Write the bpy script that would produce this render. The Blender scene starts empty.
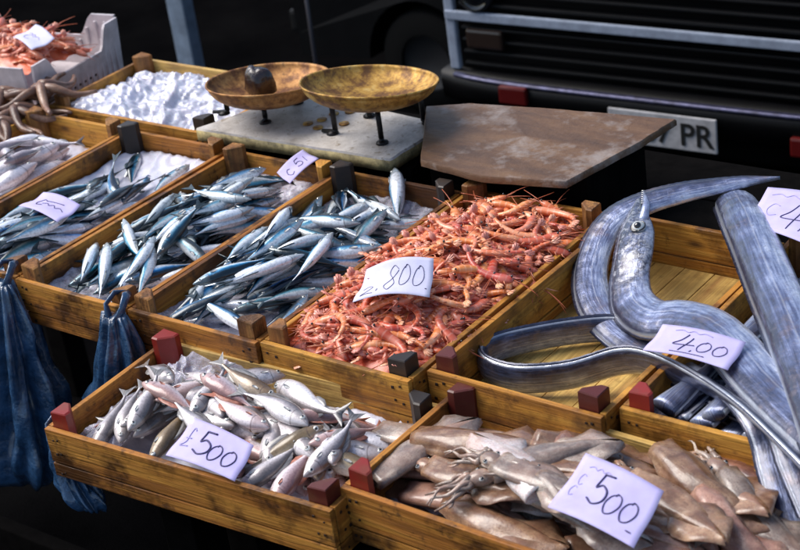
import bpy, bmesh, math, random
import numpy as np
from mathutils import Vector, Matrix
random.seed(7); np.random.seed(7)
R = math.radians
scene = bpy.context.scene
COL = scene.collection
Z0 = 0.95                      # height of the crate rims above the ground
CAMH = 1.10                    # camera above the rims
FPX, PITCH, ROLL, YAW = 1667.0, R(27.2), R(8.26), R(40)

# ---------------------------------------------------------------- camera frame
_F = np.array([0, math.cos(PITCH), -math.sin(PITCH)]); _R0 = np.array([1.0, 0, 0]); _U0 = np.cross(_R0, _F)
_Ri = math.cos(ROLL)*_R0 - math.sin(ROLL)*_U0
_Ui = math.sin(ROLL)*_R0 + math.cos(ROLL)*_U0
def _st(v):
    c, s = math.cos(YAW), math.sin(YAW)
    return np.array([c*v[0]-s*v[1], s*v[0]+c*v[1], v[2]])
CF, CR, CU = _st(_F), _st(_Ri), _st(_Ui)
def at(px, py, z=0.0):
    """point of the level z (above the rims) that the photograph shows at (px, py)"""
    d = CF*FPX + CR*(px-400) + CU*(275-py)
    t = (z-CAMH)/d[2]
    return Vector((d[0]*t, d[1]*t, Z0+z))
def aty(px, py, y):
    d = CF*FPX + CR*(px-400) + CU*(275-py)
    t = y/d[1]
    return Vector((d[0]*t, y, Z0+CAMH+d[2]*t))

# ---------------------------------------------------------------- object helpers
def link(o, parent=None):
    COL.objects.link(o)
    if parent is not None: o.parent = parent
    return o
def tag(o, label=None, cat=None, group=None, kind=None):
    if label: o['label'] = label
    if cat: o['category'] = cat
    if group: o['group'] = group
    if kind: o['kind'] = kind
    return o
def empty(name, loc, rz=0.0):
    o = bpy.data.objects.new(name, None); o.empty_display_size = .02
    o.location = loc; o.rotation_euler = (0, 0, rz)
    return link(o)
class MB:
    """collects vertices and faces into ONE mesh; optional per-point float layers"""
    def __init__(s): s.v=[]; s.f=[]; s.m=[]; s.sm=[]; s.a={}
    def add(s, v, f, mat=0, smooth=True, **att):
        n=len(s.v); s.v += [tuple(p) for p in v]
        for q in f: s.f.append(tuple(n+i for i in q)); s.m.append(mat); s.sm.append(smooth)
        for k in set(list(att)+list(s.a)):
            s.a.setdefault(k, [0.0]*n)
            s.a[k] += list(att[k]) if k in att else [0.0]*len(v)
        return s
    def box(s, c, d, mat=0, rot=None, bev=.0):
        x,y,z=[q/2 for q in d]; b=min(bev, x*.9, y*.9, z*.9)
        if b>0:
            bm=bmesh.new(); bmesh.ops.create_cube(bm, size=1.0, matrix=Matrix.Diagonal((d[0],d[1],d[2],1)))
            bmesh.ops.bevel(bm, geom=bm.edges[:], offset=b, segments=2, affect='EDGES', profile=.6)
            v=[p.co.copy() for p in bm.verts]; bm.verts.index_update(); f=[[q.index for q in fc.verts] for fc in bm.faces]; bm.free()
        else:
            v=[Vector((i*x,j*y,k*z)) for i in (-1,1) for j in (-1,1) for k in (-1,1)]
            f=[(0,1,3,2),(4,6,7,5),(0,4,5,1),(2,3,7,6),(0,2,6,4),(1,5,7,3)]
        M = rot or Matrix.Identity(3)
        return s.add([M@Vector(p)+Vector(c) for p in v], f, mat, False)
    def loft(s, rings, mat=0, caps=True, closed=True, smooth=True, **att):
        n=len(rings[0]); v=[p for r in rings for p in r]; f=[]
        for i in range(len(rings)-1):
            for j in range(n if closed else n-1):
                k=(j+1)%n; f.append((i*n+j, i*n+k, (i+1)*n+k, (i+1)*n+j))
        if caps and closed:
            f.append(tuple(reversed(range(n)))); f.append(tuple((len(rings)-1)*n+j for j in range(n)))
        return s.add(v, f, mat, smooth, **att)
    def tube(s, pts, rad, n=6, mat=0, flat=None, **att):
        pts=[Vector(p) for p in pts]; rings=[]
        up=Vector((0,0,1)); prev=None
        for i,p in enumerate(pts):
            t=(pts[min(i+1,len(pts)-1)]-pts[max(i-1,0)]).normalized()
            a=t.cross(up if abs(t.z)<.95 else Vector((1,0,0))).normalized()
            if prev is not None and prev.length>0:
                a=(prev-t*prev.dot(t)).normalized() if (prev-t*prev.dot(t)).length>1e-6 else a
            prev=a; b=a.cross(t)
            r=rad[i] if hasattr(rad,'__len__') else rad
            rings.append([p+a*(r*math.cos(q))+b*(r*math.sin(q)*(flat or 1)) for q in [2*math.pi*k/n for k in range(n)]])
        return s.loft(rings, mat, True, True, True, **att)
    def lathe(s, prof, n=32, mat=0, c=(0,0,0)):
        rings=[[Vector((r*math.cos(2*math.pi*k/n)+c[0], r*math.sin(2*math.pi*k/n)+c[1], z+c[2])) for k in range(n)] for r,z in prof]
        return s.loft(rings, mat, False)
    def ball(s, c, r, mat=0, n=10, sq=(1,1,1)):
        prof=[(max(1e-5,math.sin(math.pi*i/(n//2+2))), -math.cos(math.pi*i/(n//2+2))) for i in range(n//2+3)]
        rings=[[Vector((c[0]+r*sq[0]*q*math.cos(2*math.pi*k/n), c[1]+r*sq[1]*q*math.sin(2*math.pi*k/n), c[2]+r*sq[2]*z)) for k in range(n)] for q,z in prof]
        return s.loft(rings, mat, False)
    def mesh(s, name, mats):
        me=bpy.data.meshes.new(name); me.from_pydata(s.v, [], s.f)
        for m in (mats if isinstance(mats,(list,tuple)) else [mats]): me.materials.append(m)
        me.polygons.foreach_set('material_index', s.m); me.polygons.foreach_set('use_smooth', s.sm)
        for k,d in s.a.items():
            at_=me.attributes.new(k,'FLOAT','POINT'); at_.data.foreach_set('value', d)
        me.update(); return me
    def build(s, name, mats, parent=None, loc=None):
        o=bpy.data.objects.new(name, s.mesh(name, mats))
        if loc is not None: o.location=loc
        return link(o, parent)
def copy_tree(o, parent=None):
    c=o.copy(); COL.objects.link(c)
    c.parent=parent
    for ch in KIDS.get(o.name, []): 
        d=ch.copy(); COL.objects.link(d); d.parent=c
    return c
KIDS={}
def catmull(P, n=8):
    P=[np.array(p,float) for p in P]; Q=[2*P[0]-P[1]]+P+[2*P[-1]-P[-2]]; out=[]
    for i in range(1,len(Q)-2):
        for k in range(n):
            t=k/n; a,b,c,d=Q[i-1],Q[i],Q[i+1],Q[i+2]
            out.append(.5*((2*b)+(-a+c)*t+(2*a-5*b+4*c-d)*t*t+(-a+3*b-3*c+d)*t**3))
    out.append(P[-1]); return out
_p=np.random.RandomState(3).rand(64,64)
def vnoise(x,y):
    xi,yi=math.floor(x),math.floor(y); u,v=x-xi,y-yi; u=u*u*(3-2*u); v=v*v*(3-2*v)
    g=lambda i,j:_p[i%64,j%64]
    return (g(xi,yi)*(1-u)+g(xi+1,yi)*u)*(1-v)+(g(xi,yi+1)*(1-u)+g(xi+1,yi+1)*u)*v-.5

# ---------------------------------------------------------------- materials
class NT:
    def __init__(s, name):
        s.m=bpy.data.materials.new(name); s.m.use_nodes=True; s.t=s.m.node_tree; s.b=s.t.nodes['Principled BSDF']
    def n(s, typ, **kw):
        o=s.t.nodes.new(typ)
        for k,v in kw.items():
            if k in o.inputs: o.inputs[k].default_value=v
            else: setattr(o,k,v)
        return o
    def l(s,a,b): s.t.links.new(a,b)
    def set(s, **kw):
        for k,v in kw.items(): s.b.inputs[k.replace('_',' ')].default_value=v
        return s
    def coord(s, which='Object', scale=(1,1,1), rnd=False):
        tc=s.n('ShaderNodeTexCoord'); mp=s.n('ShaderNodeMapping'); mp.inputs['Scale'].default_value=scale
        if rnd:
            oi=s.n('ShaderNodeObjectInfo'); vm=s.n('ShaderNodeVectorMath', operation='MULTIPLY_ADD')
            vm.inputs[1].default_value=(37,53,71); s.l(oi.outputs['Random'],vm.inputs[0]); s.l(tc.outputs[which],vm.inputs[2]); s.l(vm.outputs[0],mp.inputs['Vector'])
        else: s.l(tc.outputs[which],mp.inputs['Vector'])
        return mp.outputs[0]
    def noise(s, vec, scale, detail=4, rough=.55, out='Fac'):
        o=s.n('ShaderNodeTexNoise', Scale=scale, Detail=detail, Roughness=rough); s.l(vec,o.inputs['Vector']); return o.outputs[out]
    def ramp(s, fac, stops, interp='LINEAR'):
        o=s.n('ShaderNodeValToRGB'); cr=o.color_ramp; cr.interpolation=interp
        while len(cr.elements)<len(stops): cr.elements.new(.5)
        for e,(p,c) in zip(cr.elements,stops):
            e.position=p; e.color=(c,c,c,1) if isinstance(c,(int,float)) else (*c,1)
        s.l(fac,o.inputs[0]); return o.outputs[0]
    def mix(s, fac, a, b, mode='MIX'):
        o=s.n('ShaderNodeMix', data_type='RGBA', blend_type=mode)
        for src,i in ((fac,0),(a,6),(b,7)):
            if isinstance(src,(int,float)): o.inputs[i].default_value=src
            elif isinstance(src,tuple): o.inputs[i].default_value=(*src,1)
            else: s.l(src,o.inputs[i])
        return o.outputs[2]
    def math(s, op, a, b=0.0, c=0.0):
        o=s.n('ShaderNodeMath', operation=op)
        for i,x in enumerate((a,b,c)):
            if isinstance(x,(int,float)): o.inputs[i].default_value=x
            else: s.l(x,o.inputs[i])
        return o.outputs[0]
    def attr(s, name):
        return s.n('ShaderNodeAttribute', attribute_name=name).outputs['Fac']
    def bump(s, h, strength=.3, dist=.002):
        o=s.n('ShaderNodeBump', Strength=strength, Distance=dist); s.l(h,o.inputs['Height']); s.l(o.outputs[0],s.b.inputs['Normal'])
    def col(s, c): s.l(c,s.b.inputs['Base Color']) if not isinstance(c,tuple) else s.set(Base_Color=(*c,1)); return s

def wood(name, axis, light, mid, dark, stain=.5, wet=.45):
    w=NT(name); sc=[38,38,38]; sc[axis]=2.6
    v=w.coord('Object', tuple(sc), True); v2=w.coord('Object',(9,9,9),True); v3=w.coord('Object',(1,1,1),True)
    g=w.noise(v,1.0,6,.62); st=w.noise(v2,1.0,5,.65)
    fine=[260,260,260]; fine[axis]=9
    vf=w.coord('Object', tuple(fine), True); gf=w.noise(vf,1.0,3,.6)
    c=w.ramp(g,[(.30,dark),(.46,mid),(.62,light),(.8,mid)])
    c=w.mix(w.ramp(gf,[(.42,0.0),(.7,.55)]), c, tuple(q*.45 for q in mid))
    bl=w.noise(w.coord('Object',(26,26,26),True),1.0,6,.75)
    c=w.mix(w.ramp(bl,[(.56,0.0),(.66,stain*.9)]), c, tuple(q*.30 for q in dark))
    c=w.mix(w.ramp(st,[(.48,0.0),(.60,stain)]), c, tuple(q*.42 for q in dark))
    kn=w.n('ShaderNodeTexVoronoi', Scale=1.0); ks=[16,16,16]; ks[axis]=6; w.l(w.coord('Object',tuple(ks),True),kn.inputs['Vector'])
    c=w.mix(w.ramp(kn.outputs['Distance'],[(.05,.85),(.13,0.0)]), c, tuple(q*.25 for q in dark))
    w.col(c); w.l(w.ramp(st,[(.35,wet+.35),(.65,wet)]), w.b.inputs['Roughness']); w.bump(w.math('ADD',g,gf),.6,.003)
    w.set(Specular_IOR_Level=.4)
    return w.m
HON=((.62,.305,.046),(.47,.195,.024),(.20,.068,.011))
AMB=((.54,.235,.034),(.37,.132,.016),(.11,.036,.008))
BRN=((.36,.17,.045),(.25,.10,.025),(.10,.036,.01))
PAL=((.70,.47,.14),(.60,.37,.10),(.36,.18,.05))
WOOD={}
for k,(tone,stn) in {'honey':(HON,.75),'amber':(AMB,.9),'brown':(BRN,.75),'pale':(PAL,.45)}.items():
    for ax in (0,1,2): WOOD[k,ax]=wood('wood_'+k+'_'+'xyz'[ax], ax, *tone, stain=stn)
def paint(name, c, rough=.45, wear=(.12,.05,.02), amt=.5):
    w=NT(name); v=w.coord('Object',(1,1,1),True); a=w.noise(v,60,6,.7); b=w.noise(v,22,4,.6)
    w.col(w.mix(w.ramp(b,[(.5,0.0),(.7,amt)]), w.mix(a,tuple(q*.7 for q in c),c), wear)); w.set(Roughness=rough); w.bump(a,.3,.001); return w.m
RED=paint('red_painted_wood',(.27,.016,.010)); DRED=paint('dark_red_painted_wood',(.10,.013,.009)); BLK=paint('tarred_wood',(.022,.016,.014),.5,(.06,.03,.015))
POSTW={'red':RED,'dred':DRED,'black':BLK,'brown':WOOD['brown',2],'honey':WOOD['honey',2],'pale':WOOD['pale',2]}
def plain(name,c,rough=.5,metal=0.0,nscale=0,namt=.3,bumpd=0,**kw):
    w=NT(name)
    if nscale:
        v=w.coord('Object',(1,1,1),True); a=w.noise(v,nscale,6,.65)
        w.col(w.mix(w.ramp(a,[(.35,0.0),(.65,1.0)]), tuple(q*(1-namt) for q in c), tuple(min(1,q*(1+namt*.5)) for q in c)))
        if bumpd: w.bump(a,.5,bumpd)
    else: w.col(c)
    w.set(Roughness=rough, Metallic=metal, **kw); return w.m
NAIL=plain('rusty_nail',(.035,.02,.014),.6,.5)

def fish_mat(name, back, mid, side, belly, stops, metal, rough, tint=None, vary=.25, scale_bump=.12):
    w=NT(name); dv=w.attr('dv'); tt=w.attr('tt')
    v=w.coord('Object',(1,1,1),True)
    n1=w.noise(v,38,5,.6); n2=w.noise(v,240,3,.6)
    q=w.math('ADD', dv, w.math('MULTIPLY', w.math('SUBTRACT',n1,.5), .55))
    f=w.math('MULTIPLY_ADD', q, .5, .5)
    c=w.ramp(f,[(stops[0],belly),(stops[1],side),(stops[2],mid),(stops[3],back)])
    oi=w.n('ShaderNodeObjectInfo'); hs=w.n('ShaderNodeHueSaturation')
    w.l(w.math('MULTIPLY_ADD',oi.outputs['Random'],vary*2,1-vary),hs.inputs['Value']); w.l(w.math('MULTIPLY_ADD',oi.outputs['Random'],.05,.475),hs.inputs['Hue']); w.l(c,hs.inputs['Color'])
    c=hs.outputs[0]
    c=w.mix(w.ramp(n2,[(.45,0.0),(.75,.45)]),c,tuple(x*.35 for x in back))
    gill=w.math('ABSOLUTE', w.math('SUBTRACT', tt, w.math('MULTIPLY_ADD',w.math('MULTIPLY',dv,dv),-.035,.215)))
    c=w.mix(w.ramp(gill,[(.0,.75),(.012,0.0)]), c, (.05,.025,.025))
    mo=w.math('MULTIPLY',w.ramp(w.math('ABSOLUTE',w.math('ADD',dv,.22)),[(.05,1.0),(.14,0.0)]),w.ramp(tt,[(.05,.8),(.075,0.0)])); c=w.mix(mo,c,(.03,.02,.02))
    head=w.ramp(tt,[(.16,.55),(.23,0.0)])
    c=w.mix(head, c, tint or tuple(x*.6 for x in side))
    w.col(c)
    vo=w.n('ShaderNodeTexVoronoi', Scale=1.0); w.l(w.coord('Object',(330,330,330)),vo.inputs['Vector'])
    w.bump(w.math('ADD',vo.outputs['Distance'],w.math('MULTIPLY',n1,3.0)), scale_bump, .0012)
    w.set(Metallic=metal, Coat_Weight=.7, Coat_Roughness=.12)
    w.l(w.math('MULTIPLY_ADD',n1,.3,rough-.1),w.b.inputs['Roughness'])
    return w.m
M_SARD=fish_mat('sardine_skin',(.005,.018,.030),(.004,.17,.38),(.24,.56,.80),(.86,.90,.94),(.30,.40,.51,.68),.30,.18,(.16,.20,.21))
M_SARD2=fish_mat('dark_sardine_skin',(.010,.022,.030),(.012,.095,.17),(.15,.36,.50),(.74,.78,.80),(.26,.42,.56,.74),.25,.32,(.10,.12,.13))
M_WHT=fish_mat('silver_fish_skin',(.10,.082,.080),(.22,.19,.195),(.47,.42,.43),(.80,.75,.76),(.22,.46,.66,.92),.22,.34,(.50,.44,.42),.16)
M_PINK=fish_mat('pink_fish_skin',(.22,.115,.10),(.36,.21,.20),(.58,.42,.42),(.82,.72,.73),(.22,.46,.70,.92),.15,.34,(.56,.36,.33),.16)
M_OLV=fish_mat('olive_fish_skin',(.10,.06,.03),(.20,.125,.07),(.36,.26,.17),(.62,.52,.42),(.10,.30,.55,.85),.12,.36,(.26,.17,.10),.16)
M_LIL=fish_mat('lilac_fish_skin',(.30,.24,.26),(.46,.39,.42),(.70,.64,.68),(.86,.82,.85),(.22,.46,.70,.92),.15,.36,(.55,.46,.48),.14)
FIN=NT('fish_fin'); FIN.col(FIN.ramp(FIN.noise(FIN.coord('Object',(40,400,40)),1.0,3),[(.3,(.10,.09,.085)),(.7,(.34,.32,.31))])); FIN.set(Roughness=.35,Coat_Weight=.5); FIN=FIN.m
FINB=plain('dark_fish_fin',(.05,.075,.09),.35,.2,200,.5)
FINR=plain('reddish_fish_fin',(.42,.16,.11),.4,0,200,.4)
FINP=plain('pale_fish_fin',(.42,.42,.42),.35,.1,200,.35)
EYEW=plain('eye_ring',(.62,.62,.58),.15,.3,Coat_Weight=1.0); EYEK=plain('eye_pupil',(.006,.006,.008),.06,0,Coat_Weight=1.0)

def prawn_mat():
    w=NT('prawn_shell'); tt=w.attr('tt'); dv=w.attr('dv'); v=w.coord('Object',(1,1,1),True); n=w.noise(v,90,4,.6); n2=w.noise(v,28,3,.5)
    c=w.ramp(w.math('ADD',n2,w.math('MULTIPLY',dv,.12)),[(.25,(.74,.31,.19)),(.45,(.66,.165,.07)),(.62,(.52,.095,.03)),(.8,(.76,.28,.165))])
    seg=w.math('FRACT',w.math('MULTIPLY',tt,9.0))
    c=w.mix(w.ramp(seg,[(.0,.55),(.16,0.0),(.82,0.0),(1.0,.45)]),c,(.74,.40,.30))
    c=w.mix(w.ramp(tt,[(.03,.35),(.30,.0)]),c,(.46,.12,.07))
    oi=w.n('ShaderNodeObjectInfo'); hs=w.n('ShaderNodeHueSaturation'); w.l(w.math('MULTIPLY_ADD',oi.outputs['Random'],.5,.86),hs.inputs['Value'])
    w.l(w.math('MULTIPLY_ADD',oi.outputs['Random'],.035,.485),hs.inputs['Hue']); w.l(c,hs.inputs['Color'])
    w.col(hs.outputs[0]); w.bump(n,.25,.0008)
    w.set(Roughness=.34, Subsurface_Weight=.12, Subsurface_Radius=(.01,.004,.002), Subsurface_Scale=.3, Coat_Weight=.2, Coat_Roughness=.2); return w.m
M_PRAWN=prawn_mat(); M_FEEL=plain('prawn_feeler',(.50,.12,.05),.4); M_PLEG=plain('prawn_leg',(.62,.21,.11),.4)
def squid_mat(name,a,b,c_,spot):
    w=NT(name); v=w.coord('Object',(1,1,1),True); n=w.noise(v,16,5,.6); s=w.noise(v,420,2,.5); dv=w.attr('dv')
    vs=w.coord('Object',(9,36,36),True); n3=w.noise(vs,1.0,4,.6)
    c=w.ramp(w.math('ADD',w.math('MULTIPLY_ADD',n3,.28,w.math('MULTIPLY',n,.72)),w.math('MULTIPLY',dv,.05)),[(.34,a),(.46,b),(.58,c_),(.70,b)])
    c=w.mix(w.ramp(s,[(.54,0.0),(.66,.6)]),c,spot)
    mo=w.noise(v,75,5,.7); c=w.mix(w.ramp(mo,[(.50,0.0),(.66,.55)]),c,tuple(q*1.3 for q in spot)); w.l(w.math('MULTIPLY_ADD',mo,.7,.02),w.b.inputs['Roughness']); bl=w.noise(v,9,3,.5); c=w.mix(w.ramp(bl,[(.52,0.0),(.68,.40)]),c,(.50,.27,.18))
    oi=w.n('ShaderNodeObjectInfo'); hs=w.n('ShaderNodeHueSaturation'); w.l(w.math('MULTIPLY_ADD',oi.outputs['Random'],.35,.82),hs.inputs['Value']); w.l(c,hs.inputs['Color'])
    w.col(hs.outputs[0]); w.bump(w.math('ADD',w.math('MULTIPLY',n3,.8),w.math('ADD',n,w.math('MULTIPLY',s,.12))),.35,.006)
    w.set(Roughness=.36, Subsurface_Weight=.3, Subsurface_Radius=(.02,.01,.006), Subsurface_Scale=.35, Coat_Weight=.45, Coat_Roughness=.14); return w.m
M_SQ={'grey':squid_mat('grey_squid_skin',(.62,.53,.44),(.36,.285,.235),(.15,.11,.092),(.12,.07,.055)),
 'tan':squid_mat('tan_squid_skin',(.62,.44,.30),(.36,.215,.125),(.15,.075,.042),(.13,.05,.03)),
 'pink':squid_mat('pink_squid_skin',(.68,.46,.36),(.44,.25,.18),(.20,.10,.072),(.18,.07,.055)),
 'brown':squid_mat('brown_squid_skin',(.42,.24,.17),(.26,.125,.085),(.12,.05,.036),(.07,.025,.02)),
 'pale':squid_mat('pale_squid_skin',(.80,.76,.74),(.70,.64,.62),(.52,.44,.42),(.3,.2,.19))}
M_OCT=squid_mat('octopus_skin',(.34,.21,.14),(.22,.12,.075),(.10,.05,.035),(.07,.03,.02)); M_OCT.node_tree.nodes['Principled BSDF'].inputs['Coat Weight'].default_value=0.0; M_OCT.node_tree.nodes['Principled BSDF'].inputs['Roughness'].default_value=.6
def ribbon_mat(face=False):
    pass
def ribbon_mat(face=False):
    w=NT('ribbonfish_face' if face else 'ribbonfish_skin'); dv=w.attr('dv'); v=w.coord('Object',(1,1,1),True); n=w.noise(v,22,6,.68); s=w.noise(v,140,4,.65); tt=w.attr('tt')
    vs=w.n('ShaderNodeCombineXYZ'); w.l(w.math('MULTIPLY',tt,7.0),vs.inputs[0]); w.l(w.math('MULTIPLY',dv,7.0),vs.inputs[1]); st=w.noise(vs.outputs[0],1.0,5,.6)
    f=w.math('MULTIPLY_ADD',dv,.22,w.math('MULTIPLY_ADD',st,.55,w.math('MULTIPLY',n,.45)))
    c=w.ramp(f,[(.24,(.66,.70,.82)),(.38,(.32,.37,.54)),(.50,(.12,.145,.26)),(.66,(.035,.04,.075))])  # palest stop: silver belly with a highlight worked into the colour
    c=w.mix(w.ramp(s,[(.52,0.0),(.72,.55)]),c,(.13,.12,.15))
    lat=w.math('ABSOLUTE',w.math('SUBTRACT',dv,-.12)); c=w.mix(w.ramp(lat,[(.0,.35),(.05,0.0)]),c,(.66,.66,.70))
    edge=w.ramp(dv,[(.86,0.0),(.97,.7)]); c=w.mix(edge,c,(.72,.76,.84))
    c=w.mix(w.ramp(n,[(.56,0.0),(.72,.4)]),c,(.30,.22,.22))
    if face:
        th=w.math('MULTIPLY',tt,.66)
        gl=w.math('ABSOLUTE',w.math('SUBTRACT',th,w.math('MULTIPLY_ADD',w.math('MULTIPLY',dv,dv),-.16,w.math('MULTIPLY_ADD',n,.10,.58)))); c=w.mix(w.ramp(gl,[(.0,.85),(.035,0.0)]),c,(.03,.025,.035))
        vo=w.n('ShaderNodeTexVoronoi', feature='DISTANCE_TO_EDGE', Scale=1.0); w.l(w.coord('Object',(95,95,60)),vo.inputs['Vector'])
        cr=w.math('MULTIPLY',w.ramp(vo.outputs['Distance'],[(.02,1.0),(.16,0.0)]),w.ramp(n,[(.36,0.0),(.52,1.0)]))
        c=w.mix(w.ramp(th,[(.50,.45),(.75,0.0)]),c,(.10,.11,.16))
        c=w.mix(w.math('MULTIPLY',w.ramp(th,[(.50,.95),(.72,0.0)]),w.ramp(w.noise(v,70,6,.75),[(.50,0.0),(.58,1.0)])),c,(.02,.02,.03))
        c=w.mix(w.math('MULTIPLY',w.ramp(th,[(.50,.9),(.72,0.0)]),cr),c,(.035,.035,.05))
        c=w.mix(w.math('MULTIPLY',w.ramp(th,[(.50,.6),(.72,0.0)]),w.ramp(s,[(.50,0.0),(.62,1.0)])),c,(.55,.56,.62))
    w.col(c); w.bump(w.math('ADD',w.math('MULTIPLY',n,2.5),w.math('ADD',w.math('MULTIPLY',s,.5),w.math('MULTIPLY',st,1.2))),.28,.003)
    w.set(Metallic=.5, Coat_Weight=.6, Coat_Roughness=.15); w.l(w.math('MULTIPLY_ADD',s,.35,.16),w.b.inputs['Roughness']); return w.m
M_RIB=ribbon_mat(); M_RIBF=ribbon_mat(True)
def film_mat(name,c,alpha=.5,rough=.2):
    w=NT(name); v=w.coord('Object',(1,1,1),True); n=w.noise(v,45,6,.7); n2=w.noise(v,12,4,.6)
    w.col(w.ramp(n2,[(.3,tuple(q*.72 for q in c)),(.6,c)])); w.bump(n,.6,.004)
    w.set(Roughness=rough, Coat_Weight=.6, Coat_Roughness=.08, Subsurface_Weight=.1, Subsurface_Scale=.02)
    if alpha<1: w.l(w.ramp(n,[(.40,alpha*.35),(.62,min(1,alpha*1.3))]),w.b.inputs['Alpha'])
    return w.m
M_LINER=film_mat('white_plastic_liner',(.74,.70,.80),1.0,.3); M_FILM=film_mat('clear_plastic_film',(.80,.76,.88),.42,.12)
M_ICE=film_mat('crushed_ice',(.66,.66,.76),1.0,.22)
M_BLUE=plain('blue_polythene',(.026,.070,.150),.11,0,34,.5,.011,Coat_Weight=.6)
M_PAPER=NT('lilac_paper'); M_PAPER.col(M_PAPER.ramp(M_PAPER.noise(M_PAPER.coord('Object',(1,1,1),True),30,5),[(.3,(.42,.37,.66)),(.7,(.52,.47,.74))])); M_PAPER.set(Roughness=.75,Subsurface_Weight=.05,Subsurface_Scale=.005); M_PAPER=M_PAPER.m
M_PAPERW=plain('white_paper',(.58,.57,.74),.75,0,40,.10)
M_INK=plain('dark_ink',(.03,.022,.10),.5); M_INKF=plain('faint_pencil',(.34,.30,.52),.7)

# ---------------------------------------------------------------- crates
BH=.075
def crate(x0,y0,w,d,yaw,rim,tone,posts,label,group='wooden fish crates on the stall',slope=0.0,backtone=None,post_h=.019,long_x=False):
    """x0,y0: near left corner; posts: colours near-left, near-right, far-left, far-right"""
    e=empty('fish_crate',(x0,y0,Z0+rim-BH)); e.rotation_euler=(0,slope,yaw)
    tag(e,label,'crate',group)
    t=.0085; rnd=random.Random(int(x0*1000)+7)
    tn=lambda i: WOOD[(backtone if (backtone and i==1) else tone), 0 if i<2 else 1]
    for i in range(4):
        m=MB(); L=w if i<2 else d-2*t-.002
        up=.052+rnd.uniform(-.002,.002); lo=BH-up-.0025
        for (h,zc,jit) in ((lo,lo/2,.0),(up,lo+.0025+up/2,rnd.uniform(0,.0012))):
            if i==0: m.box((w/2,t/2-jit,zc),(L,t,h),0,bev=.0012)
            if i==1: m.box((w/2,d-t/2+jit,zc),(L,t,h),0,bev=.0012)
            if i==2: m.box((t/2-jit,d/2,zc),(t,L,h),0,bev=.0012)
            if i==3: m.box((w-t/2+jit,d/2,zc),(t,L,h),0,bev=.0012)
        for u in (.012,.024,L-.024,L-.012):
            for zz in (lo*.5,BH-.014,BH-.036):
                uu=u+rnd.uniform(-.003,.003); zz+=rnd.uniform(-.004,.004); r=rnd.uniform(.0012,.0022)
                if i==0: m.box((uu,-.0015,zz),(r*2,.0012,r*2),1,bev=.0005)
                if i==3: m.box((w+.0015,uu+t,zz),(.0012,r*2,r*2),1,bev=.0005)
                if i==2: m.box((-.0015,uu+t,zz),(.0012,r*2,r*2),1,bev=.0005)
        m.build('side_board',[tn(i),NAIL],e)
    m=MB(); nb=5; ax=1 if d>w else 0
    for k in range(nb):
        if ax==1: bw=(w-2*t)/nb; m.box((t+bw*(k+.5),d/2,.004),(bw-.0012,d-2*t-.004,.006),0,bev=.001)
        else: bw=(d-2*t)/nb; m.box((w/2,t+bw*(k+.5),.004),(w-2*t-.004,bw-.0012,.006),0,bev=.001)
    m.build('crate_floor',WOOD['pale' if tone!='brown' else 'honey',ax],e)
    # two skids below the floor that show as a thin pale edge
    q=.028
    for (cx,cy,sx,sy),pc in zip(((t+.0008,t+.0008,1,1),(w-t-.0008,t+.0008,-1,1),(t+.0008,d-t-.0008,1,-1),(w-t-.0008,d-t-.0008,-1,-1)),posts):
        if pc is None: continue
        m=MB(); h0=.009; h1=BH+post_h+rnd.uniform(-.004,.005)
        tri=[(0,0),(q,0),(q,q*.35),(q*.35,q),(0,q)]
        if sx*sy<0: tri=tri[::-1]
        a=[(cx+sx*p,cy+sy*r_,h0) for p,r_ in tri]; sl=rnd.uniform(-.003,.003)
        bq=[(cx+sx*p,cy+sy*r_,h1+sl*(p/q)) for p,r_ in tri]
        ins=[(cx+sx*(p*.88+q*.03),cy+sy*(r_*.88+q*.03),h1+.0016+sl*(p/q)) for p,r_ in tri]
        m.loft([a,bq,ins],0,True,True,False); m.build('corner_post',POSTW[pc],e)
    return e
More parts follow.
